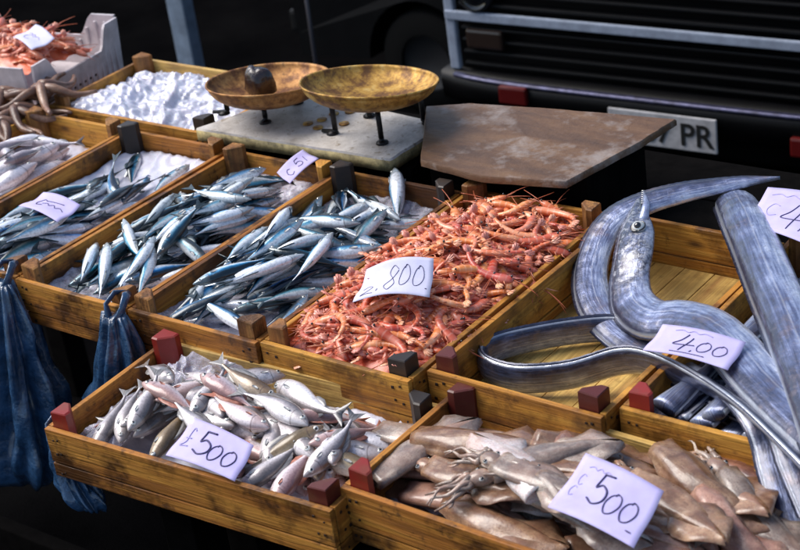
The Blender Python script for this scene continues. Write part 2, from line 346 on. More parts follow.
def sheet(name,mat,x0,y0,x1,y1,z,amp,freq,label=None,cat=None,seed=0,n=(84,84),fall=0.0,parent=None,kind=None,yaw=0.0,crumple=1.0,edge=0.0,group=None,thick=.0,grain=.0):
    """a crumpled, bumpy sheet or heap, as a closed shell of its own thickness"""
    m=MB(); nx,ny=n; V=[]; cx,cy=(x0+x1)/2,(y0+y1)/2
    for j in range(ny+1):
        for i in range(nx+1):
            u,v=i/nx,j/ny; x=x0+(x1-x0)*u; y=y0+(y1-y0)*v
            wx=x+.25/freq*vnoise(x*freq*1.7+9,y*freq*1.7+seed)*2; wy=y+.25/freq*vnoise(x*freq*1.7-seed,y*freq*1.7+4)*2
            a=.45-abs(vnoise((wx*.8+wy*.6)*freq+seed*7.3,(wy*.8-wx*.6)*freq*.55+seed*3.1)); b=.25-abs(vnoise((wx-wy)*freq*1.5+seed,(wx+wy)*freq*2.4-seed)); c=.25-abs(vnoise((wx+.4*wy)*freq*4.5+3,wy*freq*3+seed))
            e=min(1,min(u,1-u,v,1-v)/.14)
            hz=z+amp*((a*2-.3)*crumple+b*1.1+c*(.6+grain)+grain*vnoise(x*freq*13,y*freq*13))+fall*(e-1)+edge*(1-e)
            V.append(Vector((x-cx,y-cy,hz)))
    F=[(j*(nx+1)+i,j*(nx+1)+i+1,(j+1)*(nx+1)+i+1,(j+1)*(nx+1)+i) for j in range(ny) for i in range(nx)]
    m.add(V,F)
    if thick:
        n0=len(V); B=[p-Vector((0,0,thick)) for p in V]; m.add(B,[tuple(reversed(f)) for f in F])
        rim=[i for i in range(nx+1)]+[j*(nx+1)+nx for j in range(1,ny+1)]+[ny*(nx+1)+i for i in range(nx-1,-1,-1)]+[j*(nx+1) for j in range(ny-1,0,-1)]
        for k in range(len(rim)):
            a,b=rim[k],rim[(k+1)%len(rim)]; m.f.append((a,a+n0,b+n0,b)); m.m.append(0); m.sm.append(True)
    o=m.build(name,mat,parent,(cx,cy,Z0)); o.rotation_euler=(0,0,yaw)
    if label: tag(o,label,cat,group,kind)
    return o

RF=-.033                                    # rim level of the front row
W,D=.252,.512
crate(-2.705,1.400,W,D,0,0,'brown',('brown','brown','brown','brown'),'far left wooden crate holding small brown octopuses')
crate(-2.450,1.402,W,D,0,0,'honey',('brown','black','brown','brown'),'wooden crate of pale lilac fish left of the sardine crates')
crate(-2.192,1.400,W,D,R(.3),0,'amber',('brown','brown','black','honey'),'leftmost sardine crate with a bare white liner at its back')
crate(-1.936,1.396,.240,D,R(-.3),0,'amber',('brown','brown','brown','honey'),'middle sardine crate with blue bags tied at its front corners')
crate(-1.692,1.396,.246,D,R(.4),0,'amber',('brown','brown','black','black'),'sardine crate directly left of the heaped prawns')
crate(-1.442,1.403,W,D+.01,R(.2),0,'honey',('brown','black','brown','brown'),'wooden crate heaped with pink prawns')
crate(-1.184,1.437,.262,.500,R(-.8),0,'honey',('dred','dred','honey','brown'),'wooden crate with bare yellow floor under looped ribbonfish')
crate(-.914,1.462,.255,.50,R(0),0,'honey',('red','dred','brown','brown'),'wooden crate packed with ribbonfish at the right end')
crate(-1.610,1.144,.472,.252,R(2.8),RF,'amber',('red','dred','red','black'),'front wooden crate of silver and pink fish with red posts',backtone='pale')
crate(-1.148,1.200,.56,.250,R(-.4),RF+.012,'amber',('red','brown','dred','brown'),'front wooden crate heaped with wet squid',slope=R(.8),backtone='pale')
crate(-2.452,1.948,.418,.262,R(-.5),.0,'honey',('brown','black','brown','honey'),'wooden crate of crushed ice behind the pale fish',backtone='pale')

# ---------------------------------------------------------------- height field that things are stacked on
GX0,GY0,GS=-3.05,1.0,.004; GNX,GNY=640,420
HM=np.full((GNX,GNY),-.5)
def setfloor(x0,y0,x1,y1,z,amp=0.0):
    i0,i1,j0,j1=[int(round(q)) for q in ((x0-GX0)/GS,(x1-GX0)/GS,(y0-GY0)/GS,(y1-GY0)/GS)]
    HM[i0:i1,j0:j1]=z
def hmax(x,y,r):
    i,j,k=int((x-GX0)/GS),int((y-GY0)/GS),max(1,int(r/GS))
    a=HM[max(0,i-k):i+k+1,max(0,j-k):j+k+1]
    return float(np.max(a)) if a.size else -.05
def hdisc(x,y,r,ztop,th):
    k=int(r/GS)+1; i,j=int((x-GX0)/GS),int((y-GY0)/GS)
    for a in range(max(0,i-k),min(GNX,i+k+1)):
        for b in range(max(0,j-k),min(GNY,j+k+1)):
            dd=((a*GS+GX0-x)**2+(b*GS+GY0-y)**2)/(r*r)
            if dd<1: HM[a,b]=max(HM[a,b],ztop-th*(1-math.sqrt(1-dd)))
def rest(pts, rad, half, sink=.35, maxpitch=.38, grow=1.0):
    """support line under a long body; returns mid height (rel. to rims) and pitch; raises the field"""
    pts=[Vector(p) for p in pts]; n=len(pts)
    s=np.array([ (p-pts[0]).length for p in pts]); s-=s.mean()
    h=np.array([hmax(p.x,p.y,r*.55) for p,r in zip(pts,rad)])
    k=float((s*h).sum()/max(1e-9,(s*s).sum())); k=max(-maxpitch,min(maxpitch,k))
    res=h-k*s; c=float(res.mean()*(1-.55)+res.max()*.55)
    z=c+max(half)*(1-sink)
    for p,si,r,hh in zip(pts,s,rad,half): hdisc(p.x,p.y,r,z+k*si+hh*grow,hh)
    return z,k
FL=-BH+.01
setfloor(-2.69,1.41,-2.46,1.90,-.050); setfloor(-2.44,1.41,-2.20,1.90,-.046); setfloor(-2.18,1.41,-1.95,1.90,-.050)
setfloor(-1.93,1.41,-1.70,1.90,-.050); setfloor(-1.685,1.41,-1.455,1.90,-.050)
setfloor(-1.60,1.15,-1.14,1.41,RF-.056); setfloor(-1.14,1.19,-.60,1.46,RF-.048)

# ---------------------------------------------------------------- fish
def fish_proto(name, mat, finmat, L, hy, tz, bend, kind, eye_r):
    """body lies along -x (tail) .. +x (head), back towards +y, thickness along z"""
    N,K=30,16
    tab=((0,.07),(.025,.22),(.06,.40),(.12,.62),(.20,.83),(.30,.96),(.40,1.0),(.52,.95),(.64,.76),(.76,.47),(.86,.25),(.93,.16),(1,.17)) if kind=='slim' else ((0,.08),(.025,.25),(.06,.42),(.12,.64),(.20,.85),(.30,.97),(.38,1.0),(.50,.93),(.62,.73),(.74,.46),(.84,.25),(.92,.16),(1,.18))
    prof=lambda t: float(np.interp(t,[q[0] for q in tab],[q[1] for q in tab]))
    sp=lambda t: Vector((L*(.46-.84*t), bend*L*(2*t-1)**2*(1 if t>.5 else .45), 0))
    m=MB(); rings=[]; dv=[]; tt=[]
    for i in range(N+1):
        t=i/N; tq=.004+t*.996; a=prof(tq); c=sp(t); ring=[]
        belly=1.0+.10*math.sin(math.pi*min(1,t/.75))
        for k in range(K):
            q=2*math.pi*k/K; y=math.sin(q); z=math.cos(q)
            yy=y*hy*a*(belly if y<0 else .95); zz=z*tz*a*(1-.25*max(0,y)*.5)*(1.0 if t<.75 else max(.25,1-(t-.75)*3.0))
            if t<.16 and y<0: yy*=.86+.14*(t/.16)
            zz*=1+.05*math.sin(t*17+k); yy*=1+.02*math.sin(t*11+2*k)
            ring.append(c+Vector((0,yy,zz))); dv.append(y); tt.append(t)
        rings.append(ring)
    m.loft(rings,0,True,True,True,dv=dv,tt=tt)
    o=m.build(name,mat)
    kids=[]
    # forked tail
    c=sp(1.0); f=MB(); ll=L*.15; hh=hy*(.95 if kind=='slim' else .95)
    d=(sp(1.0)-sp(.92)).normalized(); pn=Vector((-d.y,d.x,0))
    out=[(0,.13),(.35,.42),(1.0,1.0),(.80,.55),(.52,.0),(.80,-.55),(1.0,-1.0),(.35,-.42),(0,-.13)]
    P=[c-d*.006+d*(ll*a)+pn*(hh*b) for a,b in out]
    ctr=c+d*(ll*.4)
    for s in (1,-1):
        V=[p+Vector((0,0,s*.0006)) for p in P]+[ctr+Vector((0,0,s*.0011))]
        F=[(k,k+1,9)[::s] for k in range(8)]+[(8,0,9)[::s]]
        f.add(V,F)
    f.add([p+Vector((0,0,s*.0006)) for s in (1,-1) for p in P],[(k,(k+1)%9,(k+1)%9+9,k+9) for k in range(9)])
    kids.append(f.build('tail_fin',finmat,o))
    # back fin and belly fins, thin wedges with a rayed edge
    f=MB()
    def fin(t0,t1,side,hgt,lean):
        V=[];n=7
        for i in range(n):
            u=i/(n-1); t=t0+(t1-t0)*u; b=sp(t); yb=hy*prof(t)*(.9 if side>0 else -.97)
            h=hgt*(math.sin(math.pi*(u*.8+.15)))*(1+.12*(i%2))
            for z in (.0009,-.0009): V.append(b+Vector((0,yb,z)))
            for z in (.0003,-.0003): V.append(b+Vector((-lean*h,yb+side*h,z)))
        F=[]
        for i in range(n-1):
            a=i*4; F+= [(a,a+4,a+6,a+2),(a+1,a+3,a+7,a+5),(a+2,a+6,a+7,a+3)]
        F+=[(0,2,3,1),(n*4-4,n*4-3,n*4-1,n*4-2)]
        f.add(V,F)
    fin(.40,.60 if kind=='slim' else .84,1,hy*.45,.9)
    kids.append(f.build('back_fin',finmat,o)); f=MB(); fin(.62,.82,-1,hy*.30,.8); kids.append(f.build('belly_fin',finmat,o))
    for s in (1,-1):                               # pectoral fins lying on the flanks
        f=MB(); b=sp(.25)+Vector((0,-hy*.30,s*tz*.93)); tip=[(0,.08),(-.5,.22),(-1,.06),(-.9,-.10),(-.5,-.14),(0,-.08)]; ln=L*.085
        V=[b+Vector((p*ln,q*ln,s*(.0006+.0010*(p+1)))) for p,q in tip]; V2=[v-Vector((0,0,s*.0010)) for v in V]
        n=len(V); f.add(V+V2,[tuple(range(n))[::s],tuple(range(2*n-1,n-1,-1))[::s]]+[(k,(k+1)%n,(k+1)%n+n,k+n) for k in range(n)])
        kids.append(f.build('side_fin',FINP if finmat is not FINR else FINR,o))
    for s in (1,-1):
        f=MB(); t=.095 if kind=='slim' else .10; a=prof(t); b=sp(t)+Vector((0,hy*a*.16,s*tz*a*.86))
        f.ball(b,eye_r,0,10,(1,1,.55)); f.ball(b+Vector((0,0,s*eye_r*.36)),eye_r*.56,1,10,(1,1,.5))
        kids.append(f.build('eye',[EYEW,EYEK],o))
    KIDS[o.name]=kids
    return o
LS=.165; LW=.185
PROTO={}
for i,b in enumerate((.0,.07,-.08,.16)):
    PROTO['sard',i]=fish_proto('sardine',M_SARD,FINB,LS,.0142,.0106,b,'slim',.0036)
    PROTO['dark',i]=fish_proto('sardine',M_SARD2,FINB,LS,.0136,.0104,b,'slim',.0036)
for k,mt,fm,hy in (('wht',M_WHT,FIN,.0205),('pink',M_PINK,FINR,.0215),('olv',M_OLV,FIN,.0195),('lil',M_LIL,FIN,.0175)):
    for i,b in enumerate((.0,.05,-.06)):
        PROTO[k,i]=fish_proto('silver_fish' if k!='lil' else 'pale_fish',mt,fm,LW,hy,.0165,b,'deep',.0058)
USED={}
HIDE=[]
def use(key):
    """the first use of a kind is the prototype itself, later ones are copies of it and its parts"""
    o=PROTO[key]
    if key not in USED: USED[key]=1; return o
    return copy_tree(o)
def lay_fish(key, A, B, roll, label, cat, group, L0, lim, half, sink=.35, lift=0.0, maxp=.38):
    A,B=Vector(A),Vector(B); c=(A+B)/2; d=(A-B); ln=max(lim[0],min(lim[1],d.length)); d.z=0; yaw=math.atan2(d.y,d.x); d.normalize()
    s=ln/L0; ts=[-.36,-.2,0,.2,.36]; pts=[c+d*(q*ln) for q in ts]
    hw=[half[0]*s*w for w in (.6,.9,1,1,.75)]; hz=[half[1]*s*w for w in (.5,.9,1,1,.8)]
    z,k=rest(pts,hw,hz,sink,maxp)
    o=use(key); o.location=(c.x,c.y,Z0+z+lift)
    o.rotation_euler=(Matrix.Rotation(yaw,3,'Z')@Matrix.Rotation(-math.atan(k),3,'Y')@Matrix.Rotation(roll,3,'X')).to_euler()
    o.scale=(s,s,s); tag(o,label,cat,group); return o
def px_fish(key,h,t,zr,roll,label,cat,group,L0,lim,half,box=None,**kw):
    A,B=at(*h,zr),at(*t,zr)
    if box:
        for q in (A,B): q.x=max(box[0],min(box[2],q.x)); q.y=max(box[1]+.045*(q.x-box[0]),min(box[3]+.045*(q.x-box[0]),q.y))
    return lay_fish(key,A,B,roll,label,cat,group,L0,lim,half,**kw)
rs=random.Random(11)
SG='sardines heaped in the three sardine crates'
CR_={'S1':(-2.17,1.43,-1.955,1.86,'leftmost sardine crate'),'S2':(-1.92,1.43,-1.71,1.88,'middle sardine crate'),'S3':(-1.68,1.425,-1.46,1.88,'sardine crate beside the prawns')}
def sardine(A,B,roll,label,dark=None,lift=0.0,lim=(.14,.205)):
    k='dark' if (dark if dark is not None else rs.random()<.22) else 'sard'
    return lay_fish((k,rs.choice((0,0,1,1,2,2,3))),A,B,roll,label,'sardine',SG,LS,lim,(.0145,.0095),lift=lift,sink=.58,maxp=.24)
def under(c,n,ang,zone=None):
    x0,y0,x1,y1,txt=CR_[c]
    for i in range(n):
        x,y=rs.uniform(x0+.03,x1-.03),rs.uniform(*(zone or (y0+.05,y1-.06))); a=R(ang+rs.gauss(0,19)); l=rs.uniform(.13,.165)
        d=Vector((math.cos(a),math.sin(a),0))*(l/2)
        # keep the ends inside the boards
        c_=Vector((max(x0+abs(d.x)*.9,min(x1-abs(d.x)*.9,x)),max(y0+abs(d.y)*.9,min(y1-abs(d.y)*.9,y)),0))
        if rs.random()<.4: d=-d
        sardine(c_+d,c_-d,R(rs.uniform(-70,50)),'small blue-backed sardine buried low in the heap of the '+txt)
under('S1',30,72,(1.45,1.72)); under('S2',56,66); under('S3',56,58)
def hand(c,rows,zr):
    txt=CR_[c][4]
    for r in rows:
        h,t,roll=r[0],r[1],r[2]; lab=r[3] if len(r)>3 else None; dk=r[4] if len(r)>4 else None
        x0,y0,x1,y1=CR_[c][:4]; A,B=at(*h,zr),at(*t,zr)
        for q in (A,B): q.x=max(x0+.008,min(x1-.008,q.x)); q.y=max(y0-.008,min(y1+.03,q.y))
        sardine(A,B,R(roll),lab or 'blue and silver sardine on top of the heap in the '+txt,dk)
hand('S1',[((48,188),(2,214),20),((2,234),(20,208),-30),((16,234),(34,216),-40),((0,252),(46,226),-60,'white-bellied sardine just below the lilac tag'),((60,232),(2,254),30,None,True),((68,234),(6,258),40,None,True),
 ((64,230),(88,200),20,None,True),((60,190),(92,178),-20,'curved grey-blue sardine behind the lilac tag',True),((84,200),(110,157),25,'dark-backed sardine bent against the crate wall above the tag',True),
 ((112,204),(92,216),-30),((118,196),(105,168),35,'bright blue sardine with its head towards the camera on white liner',False),((115,136),(119,168),-50,'short sardine with white belly below the brown corner post',False),((137,142),(123,176),40,'dark blue sardine hanging beside the brown corner post',False),
 ((138,182),(186,132),15,'sardine pointing its dark tail up over the back board',True),((192,150),(148,180),20,None,True),((190,156),(138,188),0,None,True),((120,198),(148,172),10,None,True),((30,200),(0,228),-10),((108,206),(134,186),20,None,True)],-.02)
hand('S2',[((136,228),(170,188),10,None,True),((184,163),(200,190),-35,'blue sardine propped against the back of the crate wall',False),((226,170),(196,204),-30,'pale blue sardine with its head near the back board',False),((264,158),(206,202),40,'dark sardine with its snout pointing at the back corner',True),
 ((282,172),(204,208),-35,'long white-sided sardine reaching under the price tag',False),((282,184),(234,198),30,None,True),((254,194),(226,208),20),((168,196),(184,220),-10,'blue-headed sardine facing the camera in mid heap',False),((262,204),(186,232),-40),((246,222),(196,216),0,None,True),
 ((100,248),(164,214),25,'dark sardine along the left wall of its crate',True),((138,256),(200,226),-10),((128,243),(140,268),-60,'small curled sardine with shining belly',False),((230,238),(178,254),-25),((194,230),(145,256),10,None,True),((230,268),(176,250),40,None,True),
 ((88,244),(76,294),-65,'white-bellied sardine standing nearest the front left corner',False),((112,250),(94,300),-55,'white-bellied sardine second from the front left corner',False),((136,272),(112,294),-60),((152,262),(128,284),-20),((168,226),(152,242),-50),((172,258),(196,240),-30)],-.015)
hand('S3',[((324,188),(327,224),-55,'white-bellied sardine with head up near the back corner',False),((337,188),(340,218),40,'narrow blue sardine beside the white-bellied one near the back',False),((318,202),(298,230),-50),((390,203),(342,186),35,'blue-backed sardine along the back board',False),
 ((372,202),(320,230),-20),((258,244),(322,222),-35,'long silver sardine lying along the crate wall',False),((382,212),(342,240),-55),((380,226),(346,250),15,None,True),((316,198),(278,230),20),((392,222),(366,208),-60),((350,242),(300,240),20,None,True),((340,256),(292,248),15,None,True),
 ((246,230),(249,258),30,'blue sardine standing head up at the crate wall',False),((270,246),(220,284),-20,'plump blue and silver sardine in mid heap',False),((308,253),(242,282),25),((289,244),(272,264),-60),((217,294),(258,282),-15),((318,260),(286,272),-40),((318,284),(264,304),10,None,True),
 ((205,284),(190,312),-65),((180,313),(222,302),10,None,True),((196,272),(182,294),30,None,True),((240,318),(206,306),0,None,True),((310,272),(220,306),-30,'biggest sardine lying on top near the front posts',False),((300,300),(262,322),15,None,True),((330,262),(300,286),-30)],-.015)
# upright thick sardine near the prawns
o=use(('sard',1)); tag(o,'fat sardine sticking its head up in front of the back board','sardine',SG)
p=at(400,199,-.020); o.location=p+Vector((0,-.005,.006)); d=at(397,178,.02)-at(401,216,-.03)
o.rotation_euler=(Matrix.Rotation(math.atan2(d.y,d.x),3,'Z')@Matrix.Rotation(-R(24),3,'Y')@Matrix.Rotation(R(-70),3,'X')).to_euler(); o.scale=(.90,1.15,1.25)

# pale fish, crate left of the sardines
PG='pale lilac fish in the second crate from the left'
def pale(h,t,roll,lab,lift=0): px_fish(('lil',rs.choice((0,1,2))),h,t,-.025,R(roll),lab,'fish',PG,LW,(.12,.21),(.019,.0155))
for i in range(8):
    x,y=rs.uniform(-2.42,-2.24),rs.uniform(1.50,1.8); a=R(80+rs.gauss(0,18)); d=Vector((math.cos(a),math.sin(a),0))*.085
    lay_fish(('lil',rs.choice((0,1,2))),Vector((x,y,0))+d,Vector((x,y,0))-d,R(rs.uniform(-30,30)),'pale fish low in the heap of lilac fish','fish',PG,LW,(.12,.2),(.019,.0155))
for h,t,r_,lab in (((80,126),(8,150),10,'long whitish fish pointing at the crate back, above the pink one'),((82,132),(38,150),-20,'pinkish slim fish near the middle of the pale fish'),((14,180),(48,160),15,'pale fish with eye showing by the crate wall'),((3,150),(14,184),-20,'pale fish lying across the others at the picture edge'),
 ((38,153),(74,152),-50,'white curved fish touching the crate wall'),((120,124),(80,146),-40,'pale fish lying alone in the back of the crate'),((36,152),(10,160),-30,'small whitish fish between longer ones'),((10,196),(30,182),10,'pale fish in the front of the lilac heap'),((0,168),(26,160),0,'broad pale fish partly hidden by its neighbours')):
    pale(h,t,r_,lab)

# front crate of mixed fish
FG='mixed fish in the front left crate'
for i in range(70):
    x,y=rs.uniform(-1.525,-1.22),rs.uniform(1.255,1.335); a=R(-20+rs.gauss(0,28)); d=Vector((math.cos(a),math.sin(a),0))*.08
    lay_fish((rs.choice(('wht','wht','pink','olv')),rs.choice((0,1,2))),Vector((x,y,0))+d,Vector((x,y,0))-d,R(rs.uniform(-25,25)),'fish buried under the others in the front left crate','fish',FG,LW,(.115,.15),(.017,.009),sink=.95,maxp=.15)
for i in range(9):
    x,y=-1.565+.013*i+rs.uniform(-.004,.004),rs.uniform(1.235,1.325); a=R(rs.choice((62,75,85,250,265))+rs.gauss(0,14)); d=Vector((math.cos(a),math.sin(a),0))*.066
    lay_fish((rs.choice(('wht','wht','pink')),rs.choice((0,1,2))),Vector((x,y,0))+d,Vector((x,y,0))-d,R(rs.uniform(-35,25)),'silvery fish lying across the left end of the front left crate','fish',FG,LW,(.115,.14),(.017,.011),sink=.7,maxp=.15)
F1=[('wht',(114,438),(140,392),10,'silvery fish half under clear film at the left end'),('wht',(140,424),(178,404),0,'small silver fish between the film and the price tag'),('wht',(200,424),(232,388),-10,'silver fish with its tail towards the back board'),('pink',(160,410),(196,424),10,'pinkish fish crossing the others left of centre'),('wht',(96,434),(126,404),5,'silver fish by the left end board'),
 ('wht',(129,444),(170,396),-15,'bluish silver fish leaning towards the left end board'),('olv',(156,452),(186,424),10,'brownish fish with open eye just left of the price tag'),
 ('wht',(172,394),(142,370),10,'fish under film by the far left corner'),('wht',(216,394),(180,368),-50,'fish showing a pale belly with dark edges'),('wht',(272,376),(222,360),20,'grey fish against the back board'),
 ('wht',(282,374),(216,396),15,'broad grey fish lying across the others at the back'),('olv',(276,408),(220,388),20,'narrow brown fish below the broad grey one'),('pink',(335,402),(292,376),0,'pink-headed fish beside the back board'),
 ('pink',(338,404),(380,406),10,'pale pink fish pointing away beside the squid'),('wht',(316,406),(366,420),0,'greyish fish whose tail goes under the squid'),('pink',(300,428),(344,420),10,'rosy fish showing between silver ones'),
 ('pink',(266,440),(214,418),-10,'rosy fish just behind the price tag'),('pink',(238,440),(282,458),-10,'pink fish beside the right edge of the tag'),('pink',(216,404),(250,420),0,'small pink fish in front of the narrow brown one'),
 ('wht',(216,444),(178,424),0,'silver fish slipping under the top corner of the tag'),
 ('wht',(316,440),(244,408),5,'large silver fish with its eye to the right'),('wht',(274,393),(344,440),-40,'bright white-bellied fish with its head to the back left'),
 ('pink',(330,446),(370,428),0,'pink fish behind the red corner post'),('olv',(316,440),(252,462),50,'dark olive fish lying belly up below the large silver one'),
 ('wht',(245,482),(292,456),-10,'silver fish with its head at the front board, right of the tag'),('pink',(270,491),(308,456),-15,'rosy fish with its head at the front board beside the post'),
 ('wht',(308,476),(362,434),-30,'slender whitish fish stretched over the red corner post')]
for k,h,t,r_,lab in F1:
    px_fish((k,rs.choice((0,1,2))),h,t,RF-.004,R(r_),lab,'fish',FG,LW,(.125,.18),(.020,.013),sink=.70,maxp=.22,box=(-1.585,1.176,-1.12,1.372))

# ---------------------------------------------------------------- squid
def limb(m,base,d,ln,r0,wob,mat=0):
    d=Vector(d).normalized(); s=Vector((-d.y,d.x,0)); n=9; ph=rs.uniform(0,6)
    pts=[base+d*(ln*i/n)+s*(wob*math.sin(ph+i*.7)*i/n)+Vector((0,0,-.010*(i/n)**2+.003*math.sin(ph*2+i))) for i in range(n+1)]
    m.tube(pts,[r0*(1-.85*i/n)+.0006 for i in range(n+1)],6,mat,dv=[0]*((n+1)*6))
def squid_proto(mat,bend,seed,L=.22,whole=True):
    rr=random.Random(seed); N,K=20,16; m=MB(); rings=[]; dv=[]
    hw=lambda t: .0265*(min(1,.78+t*1.2)*(1-max(0,(t-.30)/.72)**1.7)+.035) if t<1 else .0015
    sp=lambda t: Vector((L*(.5-t), bend*L*(2*t-1)**2, .004*math.sin(t*5+seed)))
    for i in range(N+1):
        t=i/N; c=sp(t); r=hw(t); ring=[]
        for k in range(K):
            q=2*math.pi*k/K; sag=1+.13*math.sin(3*q+seed+t*4)+.08*math.sin(5*q-t*9+seed)+.05*math.sin(2*q+t*15+seed)
            ring.append(c+Vector((0,math.sin(q)*r*sag*1.08,math.cos(q)*r*.62*sag*(1 if math.cos(q)>0 else .75)))); dv.append(math.cos(q))
        if i==0:
            lip=[c+(p-c)*.72+Vector((-.004,0,0)) for p in ring]; rings.append(lip); dv=dv+dv
        rings.append(ring)
    m.loft(rings,0,True,True,True,dv=dv); o=m.build('squid',mat); kids=[]
    f=MB()                                         # fins at the pointed end
    for s in (1,-1):
        V=[]; n=9
        for i in range(n):
            u=i/(n-1); t=.50+.47*u; b=sp(t); r=hw(t); ext=.036*math.sin(math.pi*min(1,u*.95+.05))**.8*(1+.1*math.sin(i*2+seed))
            for w_,z in ((0,.0022),(0,-.0022),(.55,.0016),(.55,-.0016),(1,.0006),(1,-.0006)):
                V.append(b+Vector((-.012*w_*(u-.3),s*(r*.6+ext*w_),.004+z-.010*w_*w_*(.6+.5*math.sin(i*1.3+seed)))))
        F=[]
        for i in range(n-1):
            a=i*6
            for p,q in ((0,2),(2,4)): F+=[(a+p,a+6+p,a+6+q,a+q)[::-s],(a+p+1,a+q+1,a+7+q,a+7+p)[::-s]]
            F.append((a+4,a+10,a+11,a+5)[::-s])
        f.add(V,F,dv=[.3]*len(V))
    kids.append(f.build('fin',mat,o))
    if not whole:                                  # a cleaned tube with its collar folded in
        KIDS[o.name]=kids; return o
    h=MB(); c=sp(0)+Vector((.010,bend*L*.02,-.003))
    R_=[]; D_=[]
    for i in range(8):
        t=i/7; r=.0150*(math.sin(math.pi*(.18+t*.66)))+.001; R_.append([c+Vector((-.016+.046*t,math.sin(2*math.pi*k/12)*r,math.cos(2*math.pi*k/12)*r*.8)) for k in range(12)]); D_+= [math.cos(2*math.pi*k/12) for k in range(12)]
    h.loft(R_,0,True,True,True,dv=D_); hd=h.build('head',mat,o); kids.append(hd)
    for k in range(10):
        a=MB(); yy=(k-4.5)/4.5
        limb(a,c+Vector((.024,yy*.012,.004*(1-abs(yy))*(1 if k%2 else -1))),(1,yy*.30+rr.uniform(-.15,.15),rr.uniform(-.22,-.06)),rr.uniform(.045,.085),.0046,.010)
        kids.append(a.build('arm',mat,o))
    for s in (1,-1):
        e=MB(); b=c+Vector((.008,s*.0125,.0075)); e.ball(b-Vector((0,0,.0022)),.0050,0,12,(1,.9,.75)); e.ball(b+Vector((0,s*.0008,-.0002)),.0034,1,10,(1,1,.7)); kids.append(e.build('eye',[EYEW,EYEK],o))
    KIDS[o.name]=kids; return o
for k,mt in M_SQ.items():
    for i,b in enumerate((.03,-.07,.05)): PROTO['sq'+k,i]=squid_proto(mt,b,i*3+len(k),.22,i<1 or (i==1 and k in ('grey','brown')))
QG='squid heaped in the front right crate'
def squid(k,base,tip,lab,zr=RF+.004,roll=0,lim=(.16,.30),sink=.78,ln=None):
    A,B=at(*base,zr),at(*tip,zr); c=(A+B)/2; d=A-B; l=max(lim[0],min(lim[1],d.length)); d.z=0; d.normalize(); s=l/.22
    pts=[c+d*(q*l) for q in (-.42,-.22,0,.22,.42,.6)]
    z,kk=rest(pts,[.024*s*w for w in (.4,.8,1,1,.9,.6)],[.012*s*w for w in (.35,.8,1,1,.9,.6)],sink,.12,.75)
    o=use(('sq'+k,rs.choice((0,1,2)))); o.location=(c.x,c.y,Z0+z)
    o.rotation_euler=(Matrix.Rotation(math.atan2(d.y,d.x),3,'Z')@Matrix.Rotation(-math.atan(kk),3,'Y')@Matrix.Rotation(R(roll),3,'X')).to_euler()
    o.scale=(s,s*1.05,s*1.05); tag(o,lab,'squid',QG); return o
for i in range(20):
    x,y=rs.uniform(-1.07,-.70),rs.uniform(1.278,1.385); a=R(150+rs.gauss(0,22)); l=.18; d=Vector((math.cos(a),math.sin(a),0))*(l/2)
    A,B=Vector((x,y,0))+d,Vector((x,y,0))-d
    pts=[Vector((x,y,0))+d*q for q in (-.8,-.4,0,.4,.8)]
    z,kk=rest(pts,[.022,.028,.03,.028,.02],[.008,.010,.011,.010,.008],.9,.10)
    o=use(('sq'+rs.choice(('grey','tan','pink')),rs.choice((1,2)))); o.location=(x,y,Z0+z); o.rotation_euler=(0,-math.atan(kk),a); o.scale=(.86,.86,.86)
    tag(o,'squid buried under others in the front right crate','squid',QG)
for q in [('grey',(384,476),(446,506),'grey squid at the near left corner of its crate'),('tan',(470,512),(566,556),'tan squid along the front board under another'),('pink',(420,470),(500,500),'pink squid low in the near left part of the crate'),('tan',(760,500),(690,470),'tan squid lying the other way at the right end'),
 ('tan',(600,500),(690,540),'tan squid mostly under the near side of the price tag'),('grey',(470,496),(560,540),'grey squid low behind the front board'),('tan',(440,466),(525,506),'tan squid in the left half, under a longer one'),('pink',(590,424),(700,446),'flat pink squid under the dark ones along the back'),
 ('tan',(700,455),(800,500),'tan squid at the right end under the large ones'),('pink',(400,412),(478,440),'pinkish squid under the grey ones near the left end'),('tan',(500,466),(604,500),'tan squid whose tip goes below the tag'),('grey',(720,486),(800,550),'greyish squid at the right end of its crate'),
 ('pink',(452,408),(520,416),'pink-brown squid humped at the back left corner of its crate'),('grey',(404,424),(452,444),'grey squid beside the white fish tails'),('pink',(476,410),(556,428),'rosy squid stretched along the back board'),
 ('pink',(556,440),(664,428),'long pink squid behind the price tag'),('brown',(612,426),(660,416),'small dark brown squid lifting a fin over the back board'),('grey',(462,434),(545,462),'whitish grey squid in the middle of the heap'),
 ('grey',(524,446),(596,436),'pale squid beside the top corner of the tag'),('tan',(560,456),(642,470),'tan squid just behind the tag'),('brown',(680,436),(782,490),'dark brown squid along the back right edge'),
 ('tan',(412,446),(552,468),'long tan squid pointing at the price tag'),('grey',(396,460),(452,436),'grey squid drooping over the left end board'),('tan',(668,450),(776,522),'large tan squid with its eye towards the back board'),
 ('tan',(652,468),(764,534),'large tan squid right of the tag, in front of another'),('grey',(534,482),(584,472),'small grey squid left of the tag'),('pale',(532,500),(500,470),'white squid with spread fin beside the tag'),
 ('tan',(440,494),(560,546),'mottled tan squid along the front board'),('grey',(538,506),(572,524),'small pale squid by the near edge of the tag'),('tan',(648,506),(718,556),'tan squid going under the right edge of the picture bottom'),
 ('grey',(556,522),(626,556),'grey squid under the near corner of the tag'),('pink',(716,526),(758,560),'pink squid at the bottom right'),('brown',(782,536),(740,505),'reddish brown squid at the right end')]:
    squid(*q)
